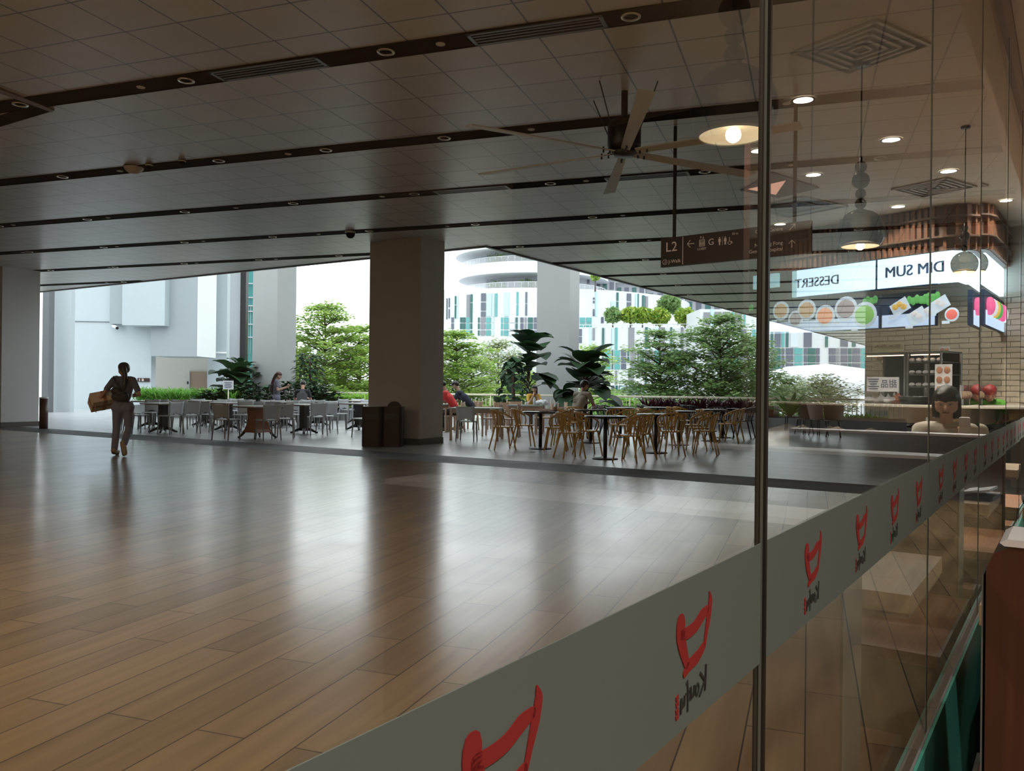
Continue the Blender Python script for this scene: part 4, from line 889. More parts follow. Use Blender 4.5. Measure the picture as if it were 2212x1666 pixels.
def pendant(p, label, sc_=1):
    t = thing('pendant_lamp', label, 'lamp', p); t.scale = (sc_,)*3; D_ = (IC-p.z)/sc_
    prof = [(.118, 0)]+[(.15*math.cos(R(a)), .095+.15*math.sin(R(a))) for a in range(-38, 86, 8)]+[(.02, .246)]
    MB().lathe(prof, 32).build('shade', 'pglass', t)
    s_ = MB().lathe([(.116, .003), (.095, .018), (.055, .030), (.0, .034)], 32).build('inner_cone', 'pinner', t)
    MB().lathe([(.117, .0), (.121, .006), (.116, .012)], 32).build('rim', 'rail', t)
    MB().ball((0, 0, .004), .027, 16, 10).build('bulb', 'bulb', s_)
    z = .246
    for r_ in (.036, .034, .056, .038): MB().ball((0, 0, z+r_), r_, 18, 12).build('glass_ball', 'pglass', t); z += 2*r_-.004
    MB().cyl((0, 0, .25), (0, 0, z+.03), .009).build('stem', 'black', t)
    MB().cyl((0, 0, z), (0, 0, D_), .005).build('cord', 'black', t); MB().lathe([(.0, D_-.03), (.05, D_-.028), (.055, D_)], 20).build('canopy', 'black', t)
    return t
for (px, py, Y, s9, lab) in ((1584, 294, 3.2, 1.12, 'glass pendant lamp with stacked balls, the largest and nearest in the glass'), (1858, 533, 5.4, 1, 'glass pendant lamp with stacked balls, the middle one seen in the glass'), (2083, 588, 6.7, .68, 'glass pendant lamp with stacked balls, the smallest by the stall corner')):
    p = mirror(at(px, py, Y)); pendant(p, lab, s9)
def iarea(p, e, s_=.15, c=(1, .92, .78)):
    l = bpy.data.lights.new('interior_light', 'AREA'); l.shape = 'DISK'; l.size = s_; l.energy = e; l.color = c; l.spread = R(125); o = bpy.data.objects.new('interior_light', l); col.objects.link(o); o.location = p
for a in (-5, -3, -1, .8):
    for q in (-1.2, -3.5, -6.5): iarea(G(a, q, IC-.03), 34)  # extra unseen lamps added to light the food court
for (px, py) in il: iarea(ipos(px, py)-UP*.01, 50, .10)
iarea(lworld(0, 1.0, 2.9), 30, .3)  # this and the next: hidden lamps added behind the bulkhead to light the stall
iarea(lworld(-1.5, 1.0, 2.9), 25, .3)
# ================================================================== terrace furniture
def mk_plastic():
    t = thing('plastic_chair', 'x', 'chair')
    # backrest sheet: slightly flared, arched opening at the foot
    nx, nz = 9, 8; vs = []; fs = []; th = .014
    def P(u, v, o):        # u -1..1, v 0..1
        hw = .185+.028*v; arch = .055*max(0, 1-(u/.72)**2)*(1-v)**3
        z = .455+arch+.345*v-.018*v*(1-u*u)*1.0; y = -.205-.055*v+.020*(u*u)*-1+.02; return (u*hw, y-o*th, z)
    for o in (0, 1):
        for j in range(nz):
            for i in range(nx): vs.append(P(-1+2*i/(nx-1), j/(nz-1), o))
    n = nx*nz
    for j in range(nz-1):
        for i in range(nx-1): a = j*nx+i; fs += [(a, a+1, a+nx+1, a+nx), (n+a, n+a+nx, n+a+nx+1, n+a+1)]
    for i in range(nx-1): fs += [(i, n+i, n+i+1, i+1), ((nz-1)*nx+i, (nz-1)*nx+i+1, n+(nz-1)*nx+i+1, n+(nz-1)*nx+i)]
    for j in range(nz-1): fs += [(j*nx, (j+1)*nx, n+(j+1)*nx, n+j*nx), (j*nx+nx-1, n+j*nx+nx-1, n+(j+1)*nx+nx-1, (j+1)*nx+nx-1)]
    MB().add(vs, fs, True).build('backrest', 'chair', t)
    MB().prism([(-.17, -.20), (.17, -.20), (.20, -.15), (.215, .12), (.19, .19), (.12, .215), (-.12, .215), (-.19, .19), (-.215, .12), (-.20, -.15)], .435, .458).build('seat', 'chair', t)
    for sx in (-1, 1):
        MB().ring([(sx*.175, .17, .44), (sx*.185, .18, .2), (sx*.195, .19, 0)], [.021, .017, .012], 8).build('leg', 'chairleg', t)
        MB().ring([(sx*.188, -.215, .47), (sx*.190, -.225, .40), (sx*.198, -.25, .2), (sx*.205, -.275, 0)], [.018, .022, .017, .012], 8).build('leg', 'chairleg', t)
    return t
grey = [(285, 929, -60), (298, 936, -35), (320, 927, 180), (336, 926, 172), (366, 938, 60), (410, 936, 30), (388, 927, 20), (397, 924, 0), (422, 921, 190), (456, 933, -25), (491, 950, -15), (523, 934, 180), (477, 922, 180), (498, 920, 176), (544, 933, 165), (534, 921, 0), (553, 923, -40), (571, 924, 180), (591, 925, 175), (577, 951, 40), (616, 946, 10), (642, 932, 150), (637, 923, 5), (660, 922, 180), (684, 940, 25), (704, 937, 35), (690, 921, 0), (708, 927, 176), (733, 929, -75), (753, 915, -30), (769, 914, 180), (790, 918, 182), (785, 945, 55), (504, 918, 180), (466, 926, 40)]
def rowname(py, a, b): return 'front' if py >= a else ('middle' if py >= b else 'back')
PG = Proto(mk_plastic())
rows = {}
for g in grey: rows.setdefault(rowname(g[1], 940, 929), []).append(g)
TM = Matrix
for rn, L_ in rows.items():
    for k, (px, py, rz) in enumerate(sorted(L_)):
        PG.put(onz(px, py, 0), R(rz), 'grey plastic chair in the %s row left of the tan pillar, %s from the left' % (rn, ORD[k]))
tan = onz(491, 950, 0)
PG.put(onz(1009, 953, 0), R(-8), 'grey plastic chair at the end of the pale wooden table right of the tan pillar')
# square tables with dark splayed feet
def mk_ctable():
    t = thing('cafe_table', 'x', 'table'); MB().rbox((0, 0, .735), (.80, .80, .022), .02).build('top', 'ttop', t); MB().rbox((0, 0, .715), (.79, .79, .018), .02).build('edge', 'tedge', t)
    MB().box((0, 0, .39), (.17, .17, .63)).build('column', 'black', t)
    for k in range(4):
        a = R(45+90*k); MB().ring([(.05*math.cos(a), .05*math.sin(a), .13), (.17*math.cos(a), .17*math.sin(a), .10), (.27*math.cos(a), .27*math.sin(a), .045), (.34*math.cos(a), .34*math.sin(a), .025)], [.05, .036, .028, .024], 8).build('foot', 'black', t)
    return t
PT = Proto(mk_ctable())
tl = [(352, 935), (327, 924), (441, 920), (492, 930), (657, 937), (609, 923), (685, 920), (775, 929), (771, 915), (512, 916)]
for k, (px, py) in enumerate(sorted(tl)): PT.put(onz(px, py, 0), R(57-90), 'square cafe table with dark splayed feet left of the tan pillar, %s from the left' % ORD[k])
t = thing('flared_table', 'table on a flared orange-brown wooden box base with dark feet', 'table', onz(556, 948, 0), R(-35))
MB().rbox((0, 0, .735), (.82, .82, .022), .02).build('top', 'ttop', t); MB().rbox((0, 0, .715), (.80, .80, .02), .02).build('edge', 'tedge', t)
m = MB(); prof = [(.165, .70), (.155, .5), (.165, .35), (.20, .22), (.24, .15)]
n = 4; vs = [(r*1.414*math.cos(R(45+90*k)), r*1.414*math.sin(R(45+90*k)), z) for r, z in prof for k in range(4)]
m.add(vs, [(i*4+k, i*4+(k+1) % 4, i*4+4+(k+1) % 4, i*4+4+k) for i in range(len(prof)-1) for k in range(4)]); m.build('apron', 'owood', t)
for k in range(4):
    a = R(45+90*k); MB().ring([(.25*math.cos(a), .25*math.sin(a), .20), (.33*math.cos(a), .33*math.sin(a), .10), (.42*math.cos(a), .42*math.sin(a), .02)], [.035, .03, .024], 6).build('foot', 'black', t)
# honey wooden spindle chairs
def mk_spindle(mat, nm, cat='chair'):
    t = thing(nm, 'x', cat)
    MB().prism([(.215*math.cos(R(a))*(1.0 if abs(math.sin(R(a))) < .8 else .96), .21*math.sin(R(a))) for a in range(0, 360, 20)], .435, .458, smooth=False).build('seat', mat, t)
    for sx in (-1, 1):
        MB().ring([(sx*.13, .13, .44), (sx*.19, .20, 0)], [.018, .014], 8).build('leg', mat, t)
        MB().ring([(sx*.12, -.14, .44), (sx*.19, -.24, 0)], [.018, .014], 8).build('leg', mat, t)
        MB().ring([(sx*.19, .07, .45), (sx*.235, .10, .54), (sx*.262, .085, .63)], [.014, .013, .013], 8).build('arm_post', mat, t)
    path = []
    for k in range(17):
        a = R(-112+224*k/16); s = math.cos(a/1.0); path.append((.268*math.sin(a), -.01-.25*math.cos(a)+.0, .635+.15*max(0, (math.cos(a)+.37)/1.37)**.8))
    MB().ring(path, .0155, 8, flat=1.15).build('rail', mat, t)
    for k in range(7):
        a = R(-54+18*k); x0, y0 = .17*math.sin(a), -.16*math.cos(a)-.01; x1, y1 = .268*math.sin(a), -.01-.25*math.cos(a); z1 = .635+.15*((math.cos(a)+.37)/1.37)**.8
        m = MB(); d = V((-math.cos(a), -math.sin(a), 0)); w = .016; nn = V((-math.sin(a), math.cos(a), 0))*.006
        a0 = V((x0, y0, .45)); a1 = V((x1, y1, z1)); q = [a0-d*w*.7, a0+d*w*.7, a1+d*w, a1-d*w]
        m.poly(q, .010, nn); m.build('spindle', mat, t)
    return t
PY = Proto(mk_spindle('ywood', 'spindle_chair')); PB = Proto(mk_spindle('black', 'black_spindle_chair'))
yl = [(1087, 971, -72), (1131, 965, -78), (1232, 990, -66), (1271, 983, -74), (1357, 998, 58), (1381, 992, 50), (1199, 973, 82), (1213, 964, 78), (1248, 951, -38), (1336, 962, 170), (1352, 964, 120), (1372, 966, 70), (1451, 984, 4), (1523, 982, 70), (1509, 972, 58), (1572, 958, 74), (1585, 953, 74), (1400, 957, -80), (1415, 956, -78), (1462, 949, -70), (1477, 948, -68), (1436, 968, 160), (1494, 962, 100), (1225, 957, -95)]
rows = {}
for g in yl: rows.setdefault(rowname(g[1], 975, 960), []).append(g)
for rn, L_ in rows.items():
    for k, (px, py, rz) in enumerate(sorted(L_)): PY.put(onz(px, py, 0), R(rz), 'honey wooden spindle chair in the %s row of the right-hand terrace, %s from the left' % (rn, ORD[k]))
bl = [(1306, 941, -72), (1320, 940, -70), (1395, 937, -100), (1409, 938, -98), (1491, 938, -70), (1505, 939, -66), (1545, 946, 5), (1562, 944, 12), (1601, 948, 74), (1610, 945, 74)]
for k, (px, py, rz) in enumerate(sorted(bl)): PB.put(onz(px, py, 0), R(rz), 'black spindle chair near the purple plants, %s from the left' % ORD[k])
def mk_round():
    t = thing('round_table', 'x', 'table'); MB().lathe([(0, .755), (.355, .755), (.37, .748), (.37, .725), (.35, .718), (0, .718)], 36).build('top', 'tblack', t)
    MB().cyl((0, 0, .03), (0, 0, .72), .035, n=16).build('column', 'black', t); MB().lathe([(0, .04), (.06, .035), (.20, .022), (.225, .012), (.225, 0), (0, 0)], 32).build('base', 'black', t); return t
PR = Proto(mk_round())
rl = [(1167, 970), (1307, 992), (1276, 957), (1416, 979), (1466, 962), (1536, 953), (1561, 946), (1340, 945), (1420, 942)]
for k, (px, py) in enumerate(sorted(rl)): PR.put(onz(px, py, 0), 0, 'black round pedestal table on the right-hand terrace, %s from the left' % ORD[k])
# pale wooden tables and armchairs beside the pillar
def wtable(px, py, L_, W_, rz, label):
    t = thing('wooden_table', label, 'table', onz(px, py, 0), R(rz)); MB().rbox((0, 0, .735), (L_, W_, .03), .01).build('top', M['ttopg'], t); MB().box((0, 0, .67), (L_-.06, W_-.06, .09)).build('apron', 'bwood', t)
    for sx in (-1, 1):
        for sy in (-1, 1): MB().box((sx*(L_/2-.035), sy*(W_/2-.035), .36), (.055, .055, .72)).build('leg', 'bwood', t)
M['ttopg'] = pm('greenish_laminate', (.32, .36, .33), .22, var=.08)
wtable(943, 931, .9, .8, -12, 'pale wooden table half hidden behind the tan pillar')
wtable(1030, 950, 1.15, .8, -8, 'pale wooden table with a greenish top right of the tan pillar')
wtable(1136, 934, .95, .8, -8, 'pale wooden table where the person in yellow sits')
def mk_arm():
    t = thing('wooden_armchair', 'x', 'chair'); MB().box((0, 0, .44), (.44, .42, .03)).build('seat', 'bwood', t); MB().box((0, -.215, .70), (.40, .02, .20), mx=Matrix.Translation((0, 0, 0))).build('backrest', 'bwood', t)
    for sx in (-1, 1):
        MB().box((sx*.22, .19, .32), (.035, .04, .64)).build('leg', 'bwood', t); MB().ring([(sx*.22, -.25, 0), (sx*.22, -.21, .45), (sx*.22, -.235, .82)], [.022, .022, .018], 6).build('leg', 'bwood', t)
        MB().box((sx*.22, -.01, .65), (.045, .44, .022)).build('armrest', 'bwood', t)
    return t
PA = Proto(mk_arm())
wl = [(981, 934, 82), (1020, 928, 78), (1043, 927, -100), (1100, 944, 84), (1110, 926, 178), (1173, 939, 92), (1187, 937, 88), (1205, 929, 95), (1082, 932, 176), (1062, 942, 80)]
for k, (px, py, rz) in enumerate(sorted(wl)): PA.put(onz(px, py, 0), R(rz), 'pale brown wooden armchair between the tan and the tall pillar, %s from the left' % ORD[k])
# things on the tables
def ontab(px, py, dx=0, dy=0, z=.756): p = onz(px, py, 0); return V((p.x+dx, p.y+dy, z))
p = ontab(1167, 970, .12, -.05); o = MB().rbox((0, 0, .012), (.30, .2, .02), .02).build('tray', 'bwood', loc=p); tag(o, 'brown wooden tray on the black table nearest the tall pillar', 'tray')
t = thing('mug', 'brown mug beside the wooden tray on the black round table', 'cup', p+V((.18, .12, 0))); MB().lathe([(0, 0), (.035, 0), (.04, .09), (.036, .09), (.032, .01), (0, .01)], 16).build('cup', 'bwood', t); MB().ring([(.038, 0, .02), (.065, 0, .03), (.065, 0, .065), (.038, 0, .075)], .006, 6).build('handle', 'bwood', t)
p = ontab(1307, 992, .05, .0, .7565); o = MB().rbox((0, 0, .002), (.28, .2, .004), .01).build('napkin', 'paper', loc=p); tag(o, 'white paper lying on the frontmost black round table', 'paper')
p = ontab(1136, 934, .22, -.1); t = thing('bottle', 'clear water bottle with a dark cap on the table of the person in yellow', 'bottle', p); MB().lathe([(0, 0), (.036, 0), (.036, .15), (.018, .19), (.016, .21), (0, .21)], 14).build('body', M['wW'], t); MB().lathe([(.018, .21), (.018, .235), (0, .235)], 12).build('cap', 'ink', t)
m = MB(); rr = random.Random(3)
for k in range(9): cap(m, (rr.uniform(-.15, .15), rr.uniform(-.08, .08), .04), (rr.uniform(-.15, .15), rr.uniform(-.08, .08), .08+rr.uniform(0, .05)), .05, .03)
me = remesh(m, .016, 2); me.materials.append(M['paper']); o = link('canvas_bag', me, None, ontab(1136, 934, .42, .05)); tag(o, 'crumpled white bag lying beside the water bottle on the pale table', 'bag')
p = ontab(1136, 934, .0, -.15); o = MB().lathe([(0, 0), (.03, 0), (.036, .07), (.033, .07), (.028, .01), (0, .01)], 14).build('glass', 'paper', loc=p); tag(o, 'small white cup in front of the person in yellow', 'cup')
p = ontab(1276, 957, .15, .0); t = thing('food_tray', 'tray with bowls in front of the person in the cream tee', 'tray', p); MB().rbox((0, 0, .008), (.34, .26, .016), .03).build('tray', 'tedge', t)
for x in (-.08, .07): MB().lathe([(0, .02), (.045, .02), (.065, .065), (.06, .065), (.04, .03), (0, .03)], 16, (x, 0, 0)).build('bowl', 'paper', t)
o = MB().rbox((0, 0, .005), (.075, .15, .009), .01).build('phone', 'phone', loc=onz(985, 934, 0)+V((-.44, .06, .93))); o.rotation_euler = (0, R(-35), R(80)); tag(o, 'dark phone held by the person in the red shirt', 'phone')
o = MB().prism([(-.05, -.02), (.04, -.03), (.06, .0), (.01, .02)], 0, .006).build('dead_leaf', 'print', loc=onz(1150, 977, .001)); tag(o, 'dry brown leaf on the grey floor before the black table', 'leaf')
# outdoor seats seen past the glass edge
t = thing('dark_chair', 'dark upright chair by the concrete planter, leftmost seen through the right glass', 'chair', onz(1712, 930, 0), R(80))
MB().box((0, 0, .42), (.42, .42, .04)).build('seat', 'darkgrey', t); MB().box((0, -.2, .66), (.42, .03, .42)).build('backrest', 'darkgrey', t)
for sx in (-1, 1):
    for sy in (-1, 1): MB().cyl((sx*.18, sy*.18, .4), (sx*.19, sy*.19, 0), .016).build('leg', 'black', t)
def mk_tan():
    t = thing('shell_chair', 'x', 'chair'); vs = []; fs = []
    for j in range(7):
        for i in range(11):
            u = -1+.2*i; v = j/6; vs.append((u*(.22+.04*v), -.17-.07*v+.10*u*u*(1-.3*v), .45+.40*v-.03*v*(1-u*u)*-1))
    for j in range(6):
        for i in range(10): a = j*11+i; fs.append((a, a+1, a+12, a+11))
    m = MB(); m.add(vs, fs, True); o = len(vs); m.add([(x, y-.015, z) for x, y, z in vs], [f[::-1] for f in fs], True); m.build('backrest', 'chairtan', t)
    MB().prism([(.22*math.cos(R(a)), .21*math.sin(R(a))) for a in range(0, 360, 20)], .43, .455).build('seat', 'chairtan', t)
    for sx in (-1, 1):
        for sy in (-1, 1): MB().cyl((sx*.12, sy*.12, .43), (sx*.18, sy*.18, 0), .014).build('leg', 'black', t)
    return t
PX = Proto(mk_tan())
for (px, py, rz, lab) in ((1737, 938, 20, 'taupe shell chair seen through the glass right of the glass edge, the left one'), (1768, 941, -60, 'taupe shell chair seen through the glass right of the glass edge, the middle one'), (1800, 945, 160, 'taupe shell chair seen through the glass right of the glass edge, the right one')): PX.put(onz(px, py, 0), R(rz), lab)

# ================================================================== ceiling fan and direction sign
c = at(1348, 331, 8.65); t = thing('ceiling_fan', 'large six-bladed ceiling fan with a drum motor under the dark channel', 'fan', c)
MB().lathe([(0, -.035), (.10, -.03), (.13, 0), (.12, .03), (0, .035)], 28).build('hub', 'darkgrey', t)
MB().lathe([(0, .03), (.16, .035), (.175, .08), (.175, .30), (.15, .34), (0, .34)], 28).build('motor', 'black', t); MB().cyl((0, 0, .33), (0, 0, CH-c.z), .035).build('rod', 'black', t)
for k in range(6):
    a = R(60*k+2); m = MB(); d = V((math.sin(a), math.cos(a), 0)); s = V((d.y, -d.x, 0))
    q = [d*.14-s*.045, d*1.8-s*.08, d*1.8+s*.07, d*.14+s*.045]; q = [p+UP*(.012 if i in (2, 3) else -.012) for i, p in enumerate(q)]
    b = m.poly(q, .014, UP).build('blade', 'fan', t)
    m = MB(); m.cyl(d*.18-UP*.03, d*.18+UP*.03, .01); m.cyl(d*.26-UP*.03, d*.26+UP*.03, .01); m.build('bolt', 'black', b)
for k in range(4):
    a = R(45+90*k); m = MB(); m.ring([V((math.cos(a)*.16, math.sin(a)*.16, .12)), V((math.cos(a)*.42, math.sin(a)*.42, CH-c.z))], .006); m.build('stay_wire', 'black', t)
sl = at(1430, 547, 9.9); sr = at(1753, 512, 8.72); mid = (sl+sr)/2; mid.z = (sl.z+sr.z)/2
xd = V((sr.x-sl.x, sr.y-sl.y, 0)); Ls = xd.length; xd.normalize(); rz = math.atan2(xd.y, xd.x)
t = thing('direction_sign', 'long dark brown hanging direction sign reading L2 and J-Walk', 'sign', mid, rz)
hs = .345; MB().box((0, 0, 0), (Ls, .05, hs)).build('panel', 'signb', t); MB().box((-Ls/2+.145, -.0275, -.11), (.285, .006, .125)).build('black_panel', 'signk', t)
for x in (-Ls/2+.165, Ls/2-.185): MB().box((x, 0, (CH-mid.z+hs/2)/2), (.03, .03, CH-mid.z-hs/2)).build('hanger', 'black', t)
def tx(s, size, x, z, al='CENTER', par=None, nm='lettering'): return put_text(s, size*1.08, frame((x, -.031, z), (1, 0, 0), UP), 'signt', par or t, nm, al)
tx('L2', .15, -Ls/2+.145, .055); tx('J-Walk', .055, -Ls/2+.19, -.115)
m = MB(); fx = frame((-Ls/2+.06, -.031, -.115), (1, 0, 0), UP)
m.strip([(.03*math.cos(R(a)), .03*math.sin(R(a))) for a in range(0, 361, 24)], .004, .002, fx); m.strip([(.006, .017), (.008, -.006), (0, -.016), (-.010, -.010)], .006, .002, fx); m.build('round_mark', 'signt', t)
MB().box((-Ls/2+.295, -.028, 0), (.006, .006, hs-.02)).build('divider', 'signt', t)
def strokes(x, z, segs, w, nm):
    m = MB(); fx = frame((x, -.0285, z), (1, 0, 0), UP)
    for s_ in segs: m.strip(s_, w, .003, fx)
    return m.build(nm, 'signt', t)
strokes(-Ls/2+.40, .07, [[(-.045, 0), (.045, 0)], [(-.005, .042), (-.045, 0), (-.005, -.042)]], .008, 'arrow')
m = MB(); fx = frame((-Ls/2+.545, -.0285, .065), (1, 0, 0), UP)
for q in ([(-.032, -.038), (.032, -.038)], [(-.032, .035), (.032, .035)], [(-.032, -.04), (-.032, .037)], [(.032, -.04), (.032, .037)]): m.strip(q, .006, .003, fx)
for x in (-.018, 0, .018): m.strip([(x, -.028), (x, .012)], .009, .003, fx); m.strip([(x, .017), (x, .025)], .007, .003, fx)
for s_ in (-1, 1): m.strip([(s_*.015, .05), (s_*.015, .075)], .004, .003, fx); m.strip([(s_*.015-.009, .063 if s_ < 0 else .058), (s_*.015, .077 if s_ < 0 else .046), (s_*.015+.009, .063 if s_ < 0 else .058)], .004, .003, fx)
m.build('lift_symbol', 'signt', t)
tx('LOBBY', .035, -Ls/2+.545, -.005); tx('G', .095, -Ls/2+.66, .06); tx('50 m', .034, -Ls/2+.955, .125)
m = MB(); fx = frame((-Ls/2+.80, -.0285, .06), (1, 0, 0), UP)
for x in (-.035, .035):
    m.strip([(x, -.045), (x, .028)], .016 if x < 0 else .018, .003, fx); m.strip([(x-.013, -.008), (x-.009, .03)], .007, .003, fx); m.strip([(x+.013, -.008), (x+.009, .03)], .007, .003, fx); m.strip([(x, .034), (x, .046)], .013, .003, fx)
m.strip([(0, -.05), (0, .05)], .003, .003, fx); m.build('washroom_symbol', 'signt', t)
m = MB(); fx = frame((-Ls/2+.89, -.0285, .045), (1, 0, 0), UP)
m.strip([(-.004, .035), (-.002, .0), (.022, -.002), (.032, -.026)], .007, .003, fx); m.strip([(-.004, .04), (-.004, .048)], .009, .003, fx); m.strip([(.02*math.cos(R(a))-.002, -.014+.02*math.sin(R(a))) for a in range(130, 400, 20)], .005, .003, fx); m.build('wheelchair_symbol', 'signt', t)
tx('Office Centre', .052, Ls/2-.30, .115, 'RIGHT'); tx('Ng Teng Fong', .052, Ls/2-.30, -.035, 'RIGHT'); tx('General Hospital', .052, Ls/2-.30, -.10, 'RIGHT')
strokes(Ls/2-.20, .12, [[(-.03, -.03), (.03, .03)], [(-.015, .032), (.032, .032), (.032, -.015)]], .007, 'arrow'); strokes(Ls/2-.20, -.06, [[(0, -.04), (0, .04)], [(-.035, .005), (0, .042), (.035, .005)]], .007, 'arrow')

# ================================================================== plants on the terrace
def plant(name, label, cat, loc, leaves, stems=None, leafmat_='leafD', group=None, pot=None, kind=None):
    t = thing(name, label, cat, loc, 0, group)
    o = leaves.build('foliage', leafmat_, t)
    if stems: stems.build('stem', 'stem', t)
    if pot: pot.build('pot', 'conc', t)
    return t
def bigleaf(px, Y, topz, n, LL, W, spread, label, seed, zlow=.5, mat='leafD', droop=.9):
    rr = random.Random(seed); base = at(px, 833, Y); base.z = 0; m = MB(); s = MB()
    s.ring([(0, 0, 0), (rr.uniform(-.1, .1), 0, topz*.45), (rr.uniform(-.1, .1), 0, topz*.78)], [.07, .05, .03], 8)
    for k in range(n):
        a = rr.uniform(0, 2*PI); f = min(1, max(0, (k+.5)/n+rr.uniform(-.12, .08))); z = zlow+(topz-zlow-.15)*f; rr_ = spread*(1.05-.55*f)*rr.uniform(.1, .7)
        b = V((0, 0, max(.2, z-.35))); e = V((math.cos(a)*rr_, math.sin(a)*rr_*.8, z)); s.ring([b, (b+e)/2+UP*.08, e], [.018, .014, .010], 5)
        d = V((math.cos(a), math.sin(a)*.8, .9*f-.1+rr.uniform(-.2, .3))); m.leaf(e, d, LL*rr.uniform(.75, 1.1), W*rr.uniform(1.15, 1.5), droop*rr.uniform(.5, 1.9), shape=[.5, .98, 1.05, .9, .55, .05], fold=rr.uniform(.05, .4))
    return plant('big_leaf_plant', label, 'plant', base, m, s, mat)
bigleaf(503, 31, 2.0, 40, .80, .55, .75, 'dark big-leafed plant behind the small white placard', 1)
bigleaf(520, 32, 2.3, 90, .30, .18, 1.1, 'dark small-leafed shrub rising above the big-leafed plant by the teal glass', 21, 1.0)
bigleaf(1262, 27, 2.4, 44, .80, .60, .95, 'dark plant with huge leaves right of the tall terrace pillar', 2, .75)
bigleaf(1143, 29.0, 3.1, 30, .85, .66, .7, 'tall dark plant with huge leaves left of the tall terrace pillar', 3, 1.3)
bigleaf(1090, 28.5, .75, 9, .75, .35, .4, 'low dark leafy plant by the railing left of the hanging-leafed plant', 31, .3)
rr = random.Random(5); m = MB(); s = MB(); s.ring([(0, 0, 0), (.05, 0, .7), (0, 0, 1.6)], [.10, .07, .04], 8)
for k in range(95):
    a = rr.uniform(0, 2*PI); f = rr.random(); r_ = .36*math.sin(PI*min(1, .25+.7*f))*rr.uniform(.6, 1); m.leaf((r_*math.cos(a), r_*math.sin(a), .75+1.3*f), (math.cos(a), math.sin(a), .1), .32, .22, 1.6, fold=.2)
b_ = at(1107, 833, 27.2); b_.z = 0; plant('hanging_leaf_plant', 'dark upright plant thick with drooping leaves before the railing', 'plant', b_, m, s)
rr = random.Random(8); m = MB(); s = MB(); s.ring([(0, 0, 0), (.03, 0, 1.2), (0, 0, 2.3)], [.06, .05, .03], 8)
for k in range(420):
    a = rr.uniform(0, 2*PI); f = rr.random(); r_ = .46*rr.uniform(.2, 1)*(1.1-.5*abs(f-.5)); m.leaf((r_*math.cos(a), r_*math.sin(a), .5+1.9*f), (math.cos(a), math.sin(a), .2), .30, .15, 1.2)
b_ = at(668, 833, 31); b_.z = 0; plant('climbing_plant', 'dark climbing plant on a stake right of the tall pillar', 'plant', b_, m, s)
for k, (px, Y, h) in enumerate(((455, 29.0, .7), (480, 29.3, .8), (530, 29.5, .9), (560, 29.2, 1.0), (588, 29.2, .85), (622, 29.3, 1.05), (648, 29.8, 1.05), (672, 29.3, .95), (694, 29.2, .9), (714, 29.0, .7))):
    rr = random.Random(50+k); m = MB(); s = MB()
    for j in range(110):
        a = rr.uniform(0, 2*PI); f = rr.random(); r_ = .50*math.sqrt(rr.random())*(1.15-.5*f); p = V((r_*math.cos(a), r_*math.sin(a), (h-.1)*f)); m.leaf(p, (math.cos(a), math.sin(a), .6), .34, .19, 1.1)
        if j % 9 == 0: s.ring([(0, 0, 0), p], .012, 5)
    b_ = at(px, 833, Y); b_.z = .34; plant('leafy_shrub', 'low dark glossy-leafed shrub left of the tan pillar, %s from the left' % ORD[k], 'shrub', b_, m, s, group=None)
def strappy(px, Y, z0, n, L_, W, label, name, mat, seed, cat='plant', up=1.0, droop=.7):
    rr = random.Random(seed); m = MB()
    for k in range(n):
        a = rr.uniform(0, 2*PI); m.leaf((.04*math.cos(a), .04*math.sin(a), 0), (math.cos(a), math.sin(a), up*rr.uniform(.5, 2.0)), L_*rr.uniform(.7, 1.05), W, droop, shape=[.5, .9, 1, .7, .05], fold=.25)
    b_ = at(px, 833, Y); b_.z = z0; o = m.build(name, mat, loc=b_); return tag(o, label, cat)
for k in range(15):
    strappy(1398+k*16.5, 26.9-.05*k, .50, 46, .62, .06, 'purple strap-leafed plant in the row below the railing, %s from the left' % ORD[k], 'purple_plant', 'leafP', 100+k)
for k, px in enumerate((1052, 1072, 1128, 1204, 1320)):
    strappy(px, 26.5, .38, 22, .32, .07, 'red and green leafed croton near the railing, %s from the left' % ORD[k], 'croton', 'leafR', 130+k)
strappy(1706, 25.2, .42, 44, .95, .13, 'big bird nest fern with long arching fronds by the glass edge', 'bird_nest_fern', 'leafF', 140, up=1.1, droop=.9)
strappy(1664, 27, .42, 20, .35, .05, 'small fern between the slatted planter and the bird nest fern', 'fern', 'leafF', 141)
rr = random.Random(9); m = MB()
for k in range(900):
    a = rr.uniform(0, 2*PI); r_ = .42*math.sqrt(rr.random()); m.leaf((r_*math.cos(a)*1.3, r_*math.sin(a), 0), (math.cos(a)*r_, math.sin(a)*r_, 1), .32, .012, .9, shape=[1, .8, .1])
b_ = at(1383, 833, 26.8); b_.z = .36; o = m.build('grass_tuft', 'leafG', loc=b_); tag(o, 'round tuft of fine bright grass left of the purple plants', 'grass')
def mass(px0, px1, Y0, Y1, z0, h, n, name, label, mat, L_, W, seed, dep=.9, cat='plants', dr=.9):
    rr = random.Random(seed); m = MB(); a = at(px0, 833, Y0); b = at(px1, 833, Y1); a.z = b.z = z0
    for k in range(n):
        p = a+(b-a)*rr.random()+V((0, rr.uniform(-dep/2, dep/2), 0)); q = rr.uniform(0, 2*PI); hh = h*rr.uniform(.1, .8)*rr.uniform(.75, 1)
        m.leaf(p+UP*hh*.5, (math.cos(q), math.sin(q), rr.uniform(.6, 2.2)), L_*rr.uniform(.6, 1.1), W, dr, shape=[.4, 1, .8, .06])
    o = m.build(name, mat); return tag(o, label, cat, kind='stuff')
mass(300, 515, 30.6, 29.2, .48, 1.05, 3400, 'fern_bed', 'bright green ferny bed behind the left chairs', 'leafG', .38, .045, 11)
